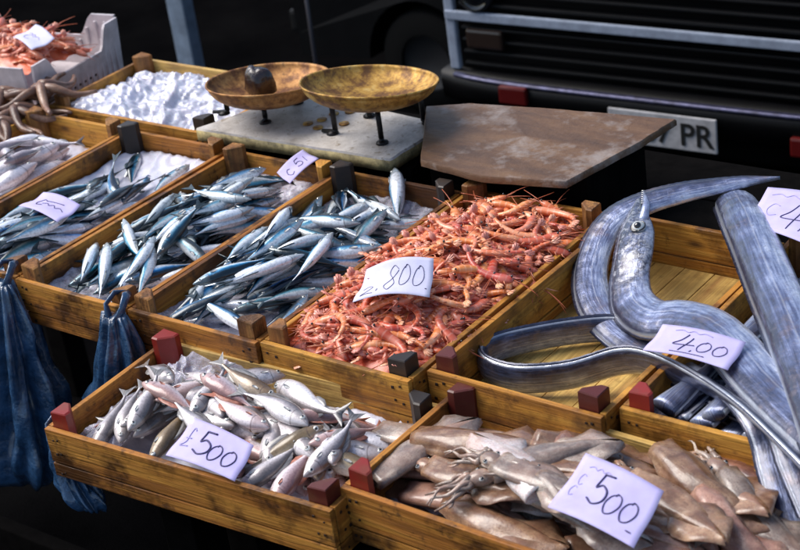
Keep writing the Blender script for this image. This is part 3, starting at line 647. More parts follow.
# brown octopuses in the far left crate
def octopus(p,lab,seed):
    rr=random.Random(seed); e=empty('octopus',p); tag(e,lab,'octopus','small octopuses in the far left crate')
    m=MB(); m.ball((0,0,.016),.022,0,14,(1.3,.9,.75)); m.build('mantle',M_OCT,e)
    for k in range(8):
        a=MB(); q=2*math.pi*k/8+rr.uniform(-.3,.3); n=12; c=rr.uniform(-.9,.9); P=[]; x=y=0; 
        for i in range(n+1):
            P.append(Vector((x,y,.016+.012*math.sin(i*.5+k)*(1-i/n)-.010*i/n))); x+=.0095*math.cos(q); y+=.0095*math.sin(q); q+=c*.18
        a.tube(P,[.0105*(1-.75*i/n)+.001 for i in range(n+1)],8,0,dv=[0]*((n+1)*8)); a.build('arm',M_OCT,e)
octopus(at(18,120,-.01),'brown octopus with curled arms by the crate wall',1); octopus(at(4,104,.0),'small octopus at the left edge behind another',3)
octopus(at(44,98,.012),'octopus draping its arms over the corner post',5)
octopus(at(2,134,-.02),'darker octopus near the front of the octopus crate',4)

for k,(x,y) in enumerate(((-2.60,1.50),(-2.54,1.60),(-2.62,1.66))): octopus(Vector((x,y,Z0-.055)),'octopus in the near half of the octopus crate',6+k)
# ---------------------------------------------------------------- prawns
def prawn_mesh(curl,seed,simple=False):
    rr=random.Random(seed); N,K=18,8; L=.088
    ang=0.4; x=y=0.0; P=[]; T=[]
    for i in range(N+1):
        t=i/N; P.append(Vector((x,y,.002*math.sin(t*4+seed)))); T.append(ang)
        ang+=-curl/N*(0.25 if t<.35 else 1.33); x-=L/N*math.cos(ang); y-=L/N*math.sin(ang)
    c=sum(P,Vector())/len(P); P=[p-c for p in P]
    def r(t):
        if t<.38: return .0018+.0052*math.sin(math.pi*min(1,(t+.02)/.46))**.7
        return .0056*(1-.55*((t-.38)/.62))
    m=MB(); rings=[];tt=[];dv=[]
    for i,(p,a) in enumerate(zip(P,T)):
        t=i/N; q=r(t); q*=1+.07*(1 if (i%2 and t>.36) else 0)
        nrm=Vector((-math.sin(a),math.cos(a),0)); rings.append([p+nrm*(q*1.12*math.cos(2*math.pi*k/K))+Vector((0,0,q*.9*math.sin(2*math.pi*k/K))) for k in range(K)])
        tt+=[t]*K; dv+=[math.cos(2*math.pi*k/K) for k in range(K)]
    m.loft(rings,0,True,True,True,tt=tt,dv=dv)
    # rostrum and tail fan belong to the shell
    a=T[0]; d=Vector((math.cos(a),math.sin(a),0)); m.tube([P[0]-d*.004+Vector((-d.y,d.x,0))*.003,P[0]+d*.008+Vector((-d.y,d.x,0))*.005,P[0]+d*.017+Vector((-d.y,d.x,0))*.008],[.0016,.0009,.0002],5,0,tt=[0]*15,dv=[0]*15)
    a=T[-1]; d=-Vector((math.cos(a),math.sin(a),0)); n_=Vector((-d.y,d.x,0))
    for s,l in ((-.6,.013),(-.2,.016),(.15,.016),(.5,.013)):
        e=(d+n_*s*.7+Vector((0,0,s*.35))).normalized(); m.tube([P[-1],P[-1]+e*l*.5,P[-1]+e*l],[.0012,.0033,.0018],6,0,.22,tt=[1]*18,dv=[0]*18)
    return m,P,T
def prawn_parts(P,T,seed,o):
    rr=random.Random(seed); a=T[0]; d=Vector((math.cos(a),math.sin(a),0)); n_=Vector((-d.y,d.x,0)); K_=[]
    for s in (1,-1):
        f=MB(); q=[P[0]+Vector((0,0,s*.001))]; dd=(d+n_*rr.uniform(-.6,.5)+Vector((0,0,s*.15-.1))).normalized(); bend=Vector((rr.uniform(-1,1),rr.uniform(-1,1),-.2))*.35
        for i in range(5): q.append(q[-1]+dd*.0085); dd=(dd+bend*.5).normalized()
        f.tube(q,[.0006]*3+[.00045]*3,4); K_.append(f.build('feeler',M_FEEL,o))
    g=MB()
    for i in range(3,8):
        b=P[i]; t=Vector((math.cos(T[i]),math.sin(T[i]),0)); nn=Vector((t.y,-t.x,0)); s=1 if i%2 else -1
        g.tube([b+Vector((0,0,s*.002)),b+nn*.009+t*.005+Vector((0,0,s*.003)),b+nn*.012+t*rr.uniform(.008,.014)+Vector((0,0,s*.002))],[.0013,.0009,.0003],4)
    for i in range(9,16,2):
        b=P[i]; t=Vector((math.cos(T[i]),math.sin(T[i]),0)); nn=Vector((t.y,-t.x,0))
        g.tube([b+nn*.001,b+nn*.0065-t*.002,b+nn*.009-t*.005],[.0018,.0020,.0006],5)
    K_.append(g.build('leg_fringe',M_PLEG,o))
    for s in (1,-1):
        h=MB(); h.ball(P[1]+n_*.0035+d*.002+Vector((0,0,s*.0046)),.0018,0,8); K_.append(h.build('eye',EYEK,o))
    return K_
PRAWN=[]
for i,cu in enumerate((1.6,2.1,2.6,1.2,1.9,2.3)):
    m,P,T=prawn_mesh(cu,i); o=m.build('prawn',M_PRAWN); KIDS[o.name]=prawn_parts(P,T,i,o); PROTO['prawn',i]=o; PRAWN.append(m)
def prawn_heap(x0,y0,x1,y1,base,top,n_under,n_top,mound,label,cat,group,heap_label,seed,ang):
    rr=random.Random(seed); cx,cy=(x0+x1)/2,(y0+y1)/2
    setfloor(x0,y0,x1,y1,base)
    ii=range(max(0,int((x0-GX0)/GS)),int((x1-GX0)/GS)); jj=range(int((y0-GY0)/GS),int((y1-GY0)/GS))
    def mz(x,y):
        u=min(1,abs(2*(x-cx)/(x1-x0))); v=min(1,abs(2*(y-cy)/(y1-y0)))
        return top+mound*(1-u**2.4)*(1-v**3)-.010*max(0,(y-cy)/(y1-cy))+.006*vnoise(x*30,y*30)
    heap=MB(); nx,ny=26,44; V=[]; 
    for j in range(ny+1):
        for i in range(nx+1):
            x=x0+(x1-x0)*i/nx; y=y0+(y1-y0)*j/ny; V.append(Vector((x,y,Z0+mz(x,y)-.010+.006*vnoise(x*90,y*90))))
    Fq=[(j*(nx+1)+i,j*(nx+1)+i+1,(j+1)*(nx+1)+i+1,(j+1)*(nx+1)+i) for j in range(ny) for i in range(nx)]
    heap.add(V,Fq,tt=[.5]*len(V),dv=[vnoise(p.x*60,p.y*60) for p in V])
    for i in ii:
        for j in jj: HM[i,j]=mz(GX0+i*GS,GY0+j*GS)-.012
    def put(x,y,a,raise_=True):
        d=Vector((math.cos(a),math.sin(a),0)); pts=[Vector((x,y,0))+d*q for q in (-.028,-.012,.004,.02)]
        z,k=rest(pts,[.0065]*4,[.006]*4,.62,.30,.55 if raise_ else -9); return z,k
    for q in range(n_under):
        x,y,a=rr.uniform(x0+.024,x1-.020),rr.uniform(y0+.034,y1-.030),R(ang+rr.gauss(0,50))
        if y<y0+.06 or y>y1-.06: a=R(rr.gauss(0,22))
        z,k=put(x,y,a,False); M=Matrix.Translation((x,y,Z0+z-.002))@Matrix.Rotation(a,4,'Z')@Matrix.Rotation(-math.atan(k),4,'Y')@Matrix.Rotation(rr.uniform(-.9,.9),4,'X')@Matrix.Scale(rr.uniform(.8,1.05),4)
        s=rr.choice(PRAWN); heap.add([M@Vector(v) for v in s.v],s.f,tt=s.a['tt'],dv=s.a['dv'])
    tag(heap.build('prawn_heap',M_PRAWN),heap_label,'prawns',group,'stuff')
    # lay the top ones evenly: jittered cells, shuffled
    nxs=max(3,int((x1-x0)/.022)); nys=max(3,int(n_top/nxs)); cells=[(i,j) for i in range(nxs) for j in range(nys)]; rr.shuffle(cells)
    for i,j in cells:
        x=x0+.018+(x1-x0-.034)*(i+rr.random())/nxs; y=y0+.030+(y1-y0-.056)*(j+rr.random())/nys; a=R(ang+rr.gauss(0,50)+(180 if rr.random()<.5 else 0))
        if (y<y0+.055 or y>y1-.05) and x1-x0<.3: a=R(rr.gauss(0,20)+(180 if rr.random()<.5 else 0)); x=max(x0+.045,min(x1-.05,x))
        z,k=put(x,y,a); o=use(('prawn',rr.randrange(6))); s=rr.uniform(.85,1.12); o.location=(x,y,Z0+z)
        o.rotation_euler=(Matrix.Rotation(a,3,'Z')@Matrix.Rotation(-math.atan(k)+rr.gauss(0,.08),3,'Y')@Matrix.Rotation(rr.gauss(0,.22),3,'X')).to_euler(); o.scale=(s,s,s)
        tag(o,label,cat,group)
prawn_heap(-1.436,1.416,-1.198,1.902,-.06,-.010,620,228,.036,'pink prawn with thin feelers in the heap of the near prawn crate','prawn','prawns in the near wooden crate','deeper layer of pink prawns under those on top',3,70)

# ---------------------------------------------------------------- ribbonfish
RIBG='ribbonfish in the two right crates'
def ribbon(pts,w,label,wprof,th=.020,name='ribbonfish',head=False):
    """pts: (px,py,z,turn) turn 0 lies flat, 90 stands on edge"""
    C=[]
    for q in pts:
        p=at(q[0],q[1],q[2]); C.append((p.x,p.y,p.z,q[3]))
    S=catmull(C,9); n=len(S); K=16; rings=[]; dv=[]; tt=[]; P=[Vector(s[:3]) for s in S]
    o0=P[0].copy(); frames=[]
    for i,s in enumerate(S):
        t=i/(n-1); T=(P[min(i+1,n-1)]-P[max(i-1,0)]).normalized(); side=T.cross(Vector((0,0,1))); 
        side=side.normalized() if side.length>1e-4 else Vector((1,0,0)); up=side.cross(T); f=R(s[3])
        Wd=side*math.cos(f)+up*math.sin(f); Nd=up*math.cos(f)-side*math.sin(f)
        k=float(np.interp(t,[a for a,b in wprof],[b for a,b in wprof])); hw=w/2*k; ht=th/2*min(1.0,.35+.65*k)
        frames.append((P[i],T,Wd,Nd,hw,ht)); ring=[]
        for j in range(K):
            q=2*math.pi*j/K; cx=math.cos(q); sx=math.sin(q)
            ring.append(P[i]-o0+Wd*(hw*cx)+Nd*(ht*math.copysign(abs(sx)**.95,sx)*(1+.05*math.sin(i*1.7+j)))); dv.append(cx); tt.append(t*n/40)
        rings.append(ring)
    m=MB(); m.loft(rings,0,True,True,True,dv=dv,tt=tt); o=m.build(name,M_RIBF if head else M_RIB,None,o0); tag(o,label,'ribbonfish',RIBG)
    # low fin running along the back edge
    f=MB(); V=[]; idx=range(5 if head else 1,n-1); 
    for i in idx:
        p,T,Wd,Nd,hw,ht=frames[i]; e=p-o0+Wd*hw*.97
        V+= [e+Nd*.0012,e-Nd*.0012,e+Wd*(.0040+.0005*(i%2))*min(1,hw/.015)]
    F=[]; 
    for i in range(len(V)//3-1):
        a=i*3; F+=[(a,a+3,a+5,a+2),(a+1,a+2,a+5,a+4)]
    f.add(V,F,dv=[.7]*len(V),tt=[.3]*len(V)); f.build('back_fin',M_RIB,o)
    return o,frames,o0
# the one with its head up
A=[(639,196,.040,-8),(638,214,.036,-8),(637,232,.030,-10),(634,255,.018,-15),(630,282,-.002,-20),(634,305,-.012,-25),(652,319,-.006,-25),(680,320,.008,-20),(708,328,.020,-12),(735,350,.026,-8),(765,385,.028,-6),(800,418,.030,-6),(850,462,.030,-5),(900,500,.028,0)]
o,fr,o0=ribbon(A,.064,'ribbonfish with its long head raised and round eye showing',[(0,.06),(.04,.24),(.08,.44),(.12,.64),(.165,.82),(.23,.90),(.3,.92),(.6,1.08),(1,1.05)],.026,head=True)
i=int(len(fr)*.165); p,T,Wd,Nd,hw,ht=fr[i]
e=MB(); q=p-o0+Nd*ht*.90-Wd*hw*.20; vd=(Vector((0,0,Z0+CAMH))-p).normalized(); e.ball(q,.0106,0,20); e.build('eye',[EYEW],o)
e=MB(); e.ball(q+(Nd+vd*.8).normalized()*.0062,.0060,0,16); e.build('pupil',[EYEK],o)
# long pointed lower jaw and toothed gape
p0,T0,W0_,N0,h0,t0=fr[0]; p1=fr[9][0]
j=MB(); d=(p0-p1).normalized(); b=p1-o0-W0_*.016+N0*.006
j.tube([b-d*.03+W0_*.006,b+d*.012+W0_*.003,b+d*.032+W0_*.005,b+d*.052+W0_*.008],[.0075,.0060,.0040,.0010],8,0,.8,dv=[-.5]*32,tt=[.1]*32); j.build('jaw',M_RIB,o)
j=MB()
for k in range(7):
    c=p1-o0-W0_*.006+d*(.012+.006*k)+N0*.010; s=Vector(-W0_)*.0045; j.tube([c,c+s],[.0009,.0002],4)
j.build('teeth',EYEW,o)
g=MB(); pts=[]                                       # dark slit of the mouth from the snout to below the eye
for k in range(2,int(len(fr)*.135)):
    p,T,Wd,Nd,hw,ht=fr[k]; pts.append(p-o0-Wd*hw*.50+Nd*ht*.86)
g.tube(pts,[.0006+.0014*math.sin(math.pi*q/(len(pts)-1)) for q in range(len(pts))],6); g.build('mouth_slit',EYEK,o)
g=MB(); k=int(len(fr)*.165); p,T,Wd,Nd,hw,ht=fr[k]; c=p-o0+Nd*ht*.90-Wd*hw*.20
g.tube([c+Nd*.0035+(T*math.cos(q)+Wd*math.sin(q))*.0108 for q in [2*math.pi*j/24 for j in range(25)]],.0011,6); g.build('eye_rim',EYEK,o)
ribbon([(780,178,.052,30),(750,181,.050,30),(715,187,.046,35),(680,194,.042,35),(648,203,.036,30),(620,216,.026,20),(602,237,.008,10),(592,265,-.012,0),(592,292,-.026,-6),(604,318,-.036,-10),(632,343,-.040,-10),(672,368,-.034,0),(715,392,-.020,0)],.052,'ribbonfish with its pointed tail reaching over the back of the crates',[(0,.05),(.10,.36),(.25,.62),(.45,.84),(.7,1),(1,1)],.022)
ribbon([(690,338,-.052,60),(650,334,-.046,75),(610,329,-.044,90),(570,332,-.043,95),(530,339,-.042,95),(500,347,-.042,92),(483,357,-.042,88),(489,370,-.042,85),(520,379,-.040,82),(570,375,-.034,78),(620,361,-.016,72),(655,364,-.006,66),(700,382,.004,55),(748,410,.010,45),(795,448,.012,35),(850,500,.010,30)],.050,'ribbonfish standing on edge in a wide loop near the front of the crate',[(0,.8),(.3,.85),(.6,.95),(.8,1.1),(1,1.2)],.017)
ribbon([(742,212,-.050,-6),(736,205,-.012,-8),(734,203,.022,-10),(738,209,.038,-11),(746,224,.046,-12),(756,246,.046,-16),(772,285,.048,-18),(790,328,.048,-16),(806,370,.044,-12),(822,415,.040,-8),(842,470,.03,0)],.068,'broad ribbonfish lying down the right edge over the others',[(0,.70),(.15,.78),(.4,.95),(1,1)],.042)
for i,(x,z) in enumerate(((-.880,-.040),(-.845,-.030),(-.812,-.022),(-.776,-.030),(-.742,-.026),(-.706,-.03),(-.862,-.012),(-.795,-.004))):
    P0=[(x-.012,1.50,z),(x+rs.uniform(-.01,.01),1.62,z+.004),(x+.014,1.76,z+.006),(x+.02,1.92,z)]
    pts=[]
    for q in P0:
        d=Vector((q[0],q[1],q[2]-CAMH)); k=FPX/(d.x*CF[0]+d.y*CF[1]+d.z*CF[2])
        pts.append((400+k*(d.x*CR[0]+d.y*CR[1]+d.z*CR[2]),275-k*(d.x*CU[0]+d.y*CU[1]+d.z*CU[2]),q[2],rs.uniform(-25,45)))
    ribbon(pts,.040,['silver band of ribbonfish packed lengthwise in the right crate'][0],[(0,.9),(.5,1),(1,.9)],.017)
ribbon([(682,378,-.040,20),(706,398,-.034,30),(740,416,-.026,30),(775,430,-.020,20),(815,440,-.02,10)],.042,'ribbonfish band just inside the front board of the right crate',[(0,.7),(.3,1),(1,1)],.018)
ribbon([(690,392,-.058,10),(720,414,-.052,10),(760,432,-.046,10),(800,445,-.040,10)],.040,'lower ribbonfish band behind the front board of the right crate',[(0,.8),(1,1)],.016)
ribbon([(738,392,.012,10),(762,416,.014,5),(778,446,-.004,0),(786,480,-.022,0),(795,520,-.040,0),(806,560,-.05,0)],.058,'ribbonfish hanging over the front board onto the squid',[(0,.9),(.5,1),(1,.7)],.018)
ribbon([(775,400,.018,0),(795,440,.010,0),(808,480,-.010,0),(820,520,-.03,0)],.056,'ribbonfish hanging down at the right edge of the picture',[(0,.9),(.5,1),(1,.7)],.02)

# ---------------------------------------------------------------- liners, ice and film
sheet('plastic_liner',M_LINER,-2.437,1.412,-2.212,1.90,-.050,.008,22,'white plastic liner under the pale lilac fish','liner',1,thick=.001)
sheet('plastic_liner',M_LINER,-2.178,1.412,-1.952,1.90,-.044,.007,16,'white plastic liner lying bare at the back of the leftmost sardine crate','liner',2,thick=.001,edge=.012)
sheet('plastic_liner',M_FILM,-1.923,1.410,-1.708,1.895,-.048,.010,22,'crinkled clear film under the sardines of the middle crate','liner',3,thick=.001,edge=.014)
sheet('plastic_liner',M_FILM,-1.680,1.410,-1.458,1.895,-.048,.010,22,'crinkled clear film under the sardines beside the prawns','liner',4,thick=.001,edge=.014)
sheet('ice_bed',M_ICE,-1.923,1.410,-1.708,1.895,-.056,.006,40,'crushed ice below the film in the middle sardine crate','ice',5,kind='stuff',thick=.008)
sheet('ice_bed',M_ICE,-1.680,1.410,-1.458,1.895,-.056,.006,40,'crushed ice below the film in the sardine crate beside the prawns','ice',6,kind='stuff',thick=.008)
sheet('crushed_ice',M_ICE,-2.440,1.960,-2.046,2.198,-.014,.018,12,'heap of white crushed ice filling the crate behind the pale fish','ice',7,(150,100),grain=.35,fall=.010,kind='stuff',thick=.03)
sheet('plastic_liner',M_LINER,-1.592,1.168,-1.155,1.398,RF-.052,.010,24,'white plastic liner under the mixed fish in the front crate','liner',8,yaw=R(2.8),thick=.001,edge=.012)
sheet('plastic_film',M_FILM,-1.590,1.168,-1.520,1.300,RF-.024,.014,14,'clear crinkled film over the fish at the left end of the front crate','film',9,(80,90),yaw=R(4),thick=.0008,fall=.012)
sheet('plastic_film',M_FILM,-1.585,1.315,-1.47,1.398,RF-.016,.022,14,'clear crinkled film bunched at the far left corner of the front crate','film',10,(90,80),yaw=R(2),thick=.0008,fall=.016)
sheet('crushed_ice',M_ICE,-1.590,1.315,-1.47,1.395,RF-.048,.010,22,'white ice showing through film in the front crate corner','ice',12,(50,40),fall=.02,kind='stuff',thick=.01)
sheet('plastic_liner',M_LINER,-1.130,1.222,-.640,1.425,RF-.045,.006,20,'white plastic liner under the squid','liner',11,yaw=R(1),thick=.001)

# ---------------------------------------------------------------- price tags with handwriting
GLY={'5':[[(.85,1),(.30,.97)],[(.30,.97),(.16,.55),(.45,.66),(.80,.50),(.80,.18),(.45,.0),(.05,.12)]],
 '0':[[(.55,1),(.2,.8),(.08,.4),(.3,.02),(.65,.12),(.85,.55),(.75,.9),(.5,1),(.4,.88)]],
 '4':[[(.55,1.0),(.30,.65),(.02,.34),(.45,.34),(1.05,.42)],[(.82,.85),(.66,.4),(.52,-.1)]],
 '8':[[(.85,.88),(.5,1),(.25,.8),(.55,.55),(.75,.25),(.45,.0),(.12,.2),(.45,.52),(.85,.85)]],
 '2':[[(.1,.75),(.4,1),(.75,.8),(.55,.4),(.05,.02),(.4,.08),(.9,.0)]],
 ',':[[(.4,.12),(.35,-.05),(.2,-.2)]],
 '£':[[(.75,.9),(.5,1),(.35,.7),(.40,.3),(.1,.05),(.5,.08),(.85,.1)],[(.15,.5),(.7,.52)]],
 '~':[[(0,.4),(.2,.7),(.35,.35),(.5,.75),(.65,.35),(.8,.7),(1,.4)]],
 '/':[[(0,0),(.5,.5),(1,1)]],'C':[[(.85,.9),(.4,1),(.1,.5),(.4,.0),(.9,.15)]]}
def price_tag(corners, zs, writing, label, bend=.004, mat=None, lift=None):
    bend*=1.7
    """corners in the photo: left-bottom, right-bottom, right-top, left-top of the written side, each with its level"""
    if lift is not None:
        P=[at(*c,z) for c,z in zip(corners,zs)]; need=[]
        for k in range(4):
            q=P[k]; m_=sum(P,Vector())/4
            for f in (.0,.35,.7): w_=q.lerp(m_,f); need.append(hmax(w_.x,w_.y,.008)-(w_.z-Z0))
        need.sort(); up=need[-3]+lift; zs=[z+up for z in zs]
    P=[at(*c,z) for c,z in zip(corners,zs)]; c0=sum(P,Vector())/4
    nrm=((P[1]-P[0]).cross(P[3]-P[0])).normalized()
    def S(u,v,h=0.0):
        p=(P[0]*(1-u)+P[1]*u)*(1-v)+(P[3]*(1-u)+P[2]*u)*v
        return p-c0+nrm*(bend*(math.sin(math.pi*u)*1.0+.35*math.sin(2*math.pi*v+1))+h)
    m=MB(); n=14; V=[S(i/n,j/n,.0) for j in range(n+1) for i in range(n+1)]; V2=[S(i/n,j/n,-.0006) for j in range(n+1) for i in range(n+1)]
    F=[(j*(n+1)+i,j*(n+1)+i+1,(j+1)*(n+1)+i+1,(j+1)*(n+1)+i) for j in range(n) for i in range(n)]
    m.add(V,F); m.add(V2,[f[::-1] for f in F])
    N=(n+1)**2; rim=[i for i in range(n+1)]+[j*(n+1)+n for j in range(1,n+1)]+[n*(n+1)+i for i in range(n-1,-1,-1)]+[j*(n+1) for j in range(n-1,0,-1)]
    for k in range(len(rim)): a,b=rim[k],rim[(k+1)%len(rim)]; m.f.append((a,a+N,b+N,b)); m.m.append(0); m.sm.append(False)
    o=m.build('price_tag',mat or M_PAPER,None,c0); tag(o,label,'price tag','handwritten price tags on the fish')
    ink=MB()
    for g,x,y,w,h,wt,faint in writing:
        for st in GLY[g]:
            pts=catmull([(x+a*w,y+b*h) for a,b in st],6); ink.tube([S(max(.01,min(.99,p[0])),max(.01,min(.99,p[1])),.0003) for p in pts],wt,5,1 if faint else 0)
    ink.build('handwriting',[M_INK,M_INKF],o); return o
price_tag([(166,456),(235,482),(254,446),(193,418)],[RF+.012,RF+.012,RF+.026,RF+.030],[('£',.07,.30,.15,.50,.0009,True),('5',.28,.24,.26,.60,.0014,False),('0',.50,.20,.20,.44,.0010,False),('0',.70,.20,.20,.44,.0010,False)],'lilac price tag marked 500 on the mixed fish',.003,None,.021)
price_tag([(548,508),(634,549),(664,492),(586,454)],[RF+.030,RF+.030,RF+.040,RF+.046],[('5',.30,.30,.22,.52,.0013,False),('0',.50,.24,.20,.38,.0009,False),('0',.69,.24,.20,.38,.0009,False),('~',.14,.78,.3,.10,.0005,True),('C',.08,.30,.08,.18,.0005,True),('C',.10,.52,.08,.18,.0005,True),('~',.85,.14,.06,.04,.0006,False)],'white price tag marked 500 on the squid',.003,None,.011)
price_tag([(353,304),(430,299),(434,260),(367,271)],[.048,.052,.064,.058],[('2',.07,.10,.20,.30,.00035,False),(',',.28,.18,.06,.2,.0004,False),('8',.36,.12,.20,.72,.00045,False),('0',.55,.24,.17,.60,.00045,False),('0',.73,.24,.18,.58,.00045,False),('~',.93,.18,.02,.02,.0006,False)],'white price tag marked 2,800 on the prawns',.006,M_PAPERW,.013)
price_tag([(643,351),(728,371),(746,343),(663,325)],[.036,.040,.048,.044],[('4',.26,.22,.24,.56,.0009,False),(',',.50,.22,.06,.2,.0007,False),('0',.54,.26,.18,.40,.0007,False),('0',.72,.28,.18,.40,.0007,False),('~',.20,.80,.45,.12,.0005,True),('/',.30,.10,.40,.03,.0006,False)],'lilac price tag marked 4,00 on the ribbonfish',.003)
price_tag([(744,224),(834,258),(856,204),(768,188)],[.056,.058,.074,.068],[('4',.32,.18,.24,.52,.0009,False),(',',.56,.2,.06,.2,.0007,False),('0',.62,.24,.16,.4,.0007,False),('0',.78,.24,.16,.4,.0007,False),('~',.10,.78,.5,.12,.0006,True),('C',.12,.34,.16,.3,.0005,True)],'lilac price tag cut by the right edge of the picture',.003)
price_tag([(19,207),(58,223),(81,206),(44,193)],[.006,.008,.014,.012],[('C',.2,.3,.22,.36,.0008,False),('~',.35,.35,.5,.25,.0007,False),('/',.35,.62,.4,.1,.0007,False)],'lilac price tag with scribbles on the leftmost sardines',.004,None,.003)
price_tag([(290,184),(319,159),(303,150),(277,173)],[.006,.012,.012,.006],[('C',.14,.22,.18,.45,.0007,False),('5',.46,.3,.24,.5,.0007,False),('/',.76,.3,.05,.4,.0006,False)],'lilac price tag stuck upright at the wall of the middle sardine crate',.002)
price_tag([(13,38),(32,51),(55,39),(36,25)],[.078,.078,.086,.086],[('~',.25,.45,.5,.2,.0008,True),('C',.3,.2,.3,.3,.0008,True)],'small white tag on the prawns in the plastic crate',.004,M_PAPERW)

# ---------------------------------------------------------------- white plastic crate of prawns, far left
M_PLAS=plain('grubby_white_plastic',(.60,.54,.55),.38,0,25,.22)
pc=at(26,66,.06); pb=at(110,17,.06); dirv=(pb-pc); dirv.z=0; LY=dirv.length; ay=math.atan2(dirv.y,dirv.x)-math.pi/2
e=empty('plastic_crate',(pc.x,pc.y,Z0-.055),ay); tag(e,'white plastic crate with raised slotted corners full of prawns','crate')
WX,HT=.40,.115
def pwall(L,horiz,off,name):
    m=MB(); t=.006; n=40; V=[]
    top=lambda u: HT if (u<.16 or u>.84) else (HT-.048 if .24<u<.76 else HT-.048*((u-.16)/.08 if u<.5 else (.84-u)/.08))
    P=[]
    for i in range(n+1):
        u=i/n; flare=.010
        for (zz,k) in ((0,0),(top(u),1)):
            for s in (0,1):
                a=L*u; b=off+(t*s if off>=0 else -t*s)+(flare*k if off>0 else -flare*k)*(1 if True else 0)
                P.append(Vector((-a,b,zz)) if horiz else Vector((b,a,zz)))
    F=[]
    for i in range(n):
        a=i*4; b=a+4; F+=[(a,b,b+2,a+2),(a+1,a+3,b+3,b+1),(a+2,b+2,b+3,a+3)]
    F+=[(0,2,3,1),(n*4,n*4+1,n*4+3,n*4+2)]
    m.add(P,F,0,False)
    # ribs and slots on the outside of the wall
    for i in range(1,16):
        u=i/16; a=L*u; h=top(u)
        b=off+(.008 if off>0 else -.008); sz=(.006,.008,h*.86) if horiz else (.008,.006,h*.86)
        m.box((-a,b,h*.45) if horiz else (b,a,h*.45),sz,0,bev=.001)
        if 4<i<12:
            m.box((-a+L/32,b,.03) if horiz else (b,a-L/32,.03),(L/44,.004,.016) if horiz else (.004,L/44,.016),1)  # dark blocks stand in for the shade inside the slots
    zl=MB()
    return m.build('crate_wall',[M_PLAS,plain('slot_shade',(.03,.022,.02),.7)],e)
pwall(LY,False,.001,'r'); pwall(LY,False,-WX,'l'); pwall(WX,True,-.001,'f'); pwall(WX,True,LY,'b')
m=MB(); m.box((-WX/2,LY/2,.004),(WX,LY,.008),0); m.build('crate_floor',M_PLAS,e)
M_=Matrix.Translation(e.location)@Matrix.Rotation(ay,4,'Z')
q=[M_@Vector(v) for v in ((-.02,.02,0),(-WX+.02,LY-.02,0))]
prawn_heap(max(-3.03,min(q[0].x,q[1].x)),min(q[0].y,q[1].y),max(q[0].x,q[1].x)-.005,max(q[0].y,q[1].y),-.02,.040,110,66,.034,'pink prawn in the heap of the white plastic crate','prawn','prawns in the white plastic crate','deeper layer of prawns in the plastic crate',9,60)

# ---------------------------------------------------------------- scales: stone slab, two pans on legs
M_STONE=NT('worn_marble'); v=M_STONE.coord('Object',(1,1,1)); a=M_STONE.noise(v,14,7,.7); b=M_STONE.noise(v,55,5,.7)
c=M_STONE.ramp(a,[(.30,(.20,.17,.14)),(.46,(.44,.40,.36)),(.62,(.62,.58,.54))]); c=M_STONE.mix(M_STONE.ramp(b,[(.55,0.0),(.66,.7)]),c,(.17,.11,.04)); M_STONE.col(c); M_STONE.bump(b,.5,.003); M_STONE.set(Roughness=.5); M_STONE=M_STONE.m
M_EDGE=plain('mossy_stone_edge',(.34,.27,.12),.7,0,60,.6,.004)
slab=[at(196,128,.020),at(390,159,.020),at(446,124,.020),at(300,92,.020)]
z=.020
sl=MB(); c0=sum(slab,Vector())/4
def inset(P,k): return [c0+(p-c0)*k for p in P]
def subdiv(P,n=14):
    out=[]
    for i in range(len(P)):
        a,b=P[i],P[(i+1)%len(P)]
        for k in range(n): 
            q=a.lerp(b,k/n); j=.003*vnoise(q.x*60,q.y*60+9); out.append(q+(q-c0).normalized()*j)
    return out
S0=subdiv(slab); r0=[Vector((p.x,p.y,p.z-.024))-c0 for p in S0]; r1=[Vector((p.x,p.y,p.z-.004))-c0 for p in S0]; r2=[(p-c0)*.992 for p in S0]
sl.loft([r0,r1],1,True); sl.loft([r1,r2],0,False); sl.add(r2,[tuple(range(len(r2)))],0,False)
o=sl.build('stone_slab',[M_STONE,M_EDGE],None,c0); tag(o,'worn white stone slab carrying the two scale pans','slab')
M_BRASS=NT('tarnished_brass'); v=M_BRASS.coord('Object',(1,1,1)); a=M_BRASS.noise(v,26,7,.68); b=M_BRASS.noise(v,90,5,.7)
c=M_BRASS.ramp(a,[(.28,(.05,.020,.008)),(.42,(.17,.075,.018)),(.54,(.48,.27,.05)),(.72,(.66,.50,.20))]); c=M_BRASS.mix(M_BRASS.ramp(b,[(.54,0.0),(.68,.75)]),c,(.10,.05,.025))
M_BRASS.col(c); M_BRASS.bump(b,.35,.0015); M_BRASS.set(Metallic=.35); M_BRASS.l(M_BRASS.math('MULTIPLY_ADD',b,.5,.32),M_BRASS.b.inputs['Roughness']); M_BRASS=M_BRASS.m
M_COPP=NT('tarnished_copper'); v=M_COPP.coord('Object',(1,1,1)); a=M_COPP.noise(v,26,7,.68); b=M_COPP.noise(v,90,5,.7)
c=M_COPP.ramp(a,[(.28,(.05,.018,.008)),(.42,(.16,.060,.018)),(.54,(.42,.20,.055)),(.72,(.58,.35,.15))]); c=M_COPP.mix(M_COPP.ramp(b,[(.54,0.0),(.68,.75)]),c,(.10,.05,.025))
M_COPP.col(c); M_COPP.bump(b,.35,.0015); M_COPP.set(Metallic=.35); M_COPP.l(M_COPP.math('MULTIPLY_ADD',b,.5,.32),M_COPP.b.inputs['Roughness']); M_COPP=M_COPP.m
M_IRON=plain('dark_iron',(.018,.017,.018),.42,.7,60,.4)
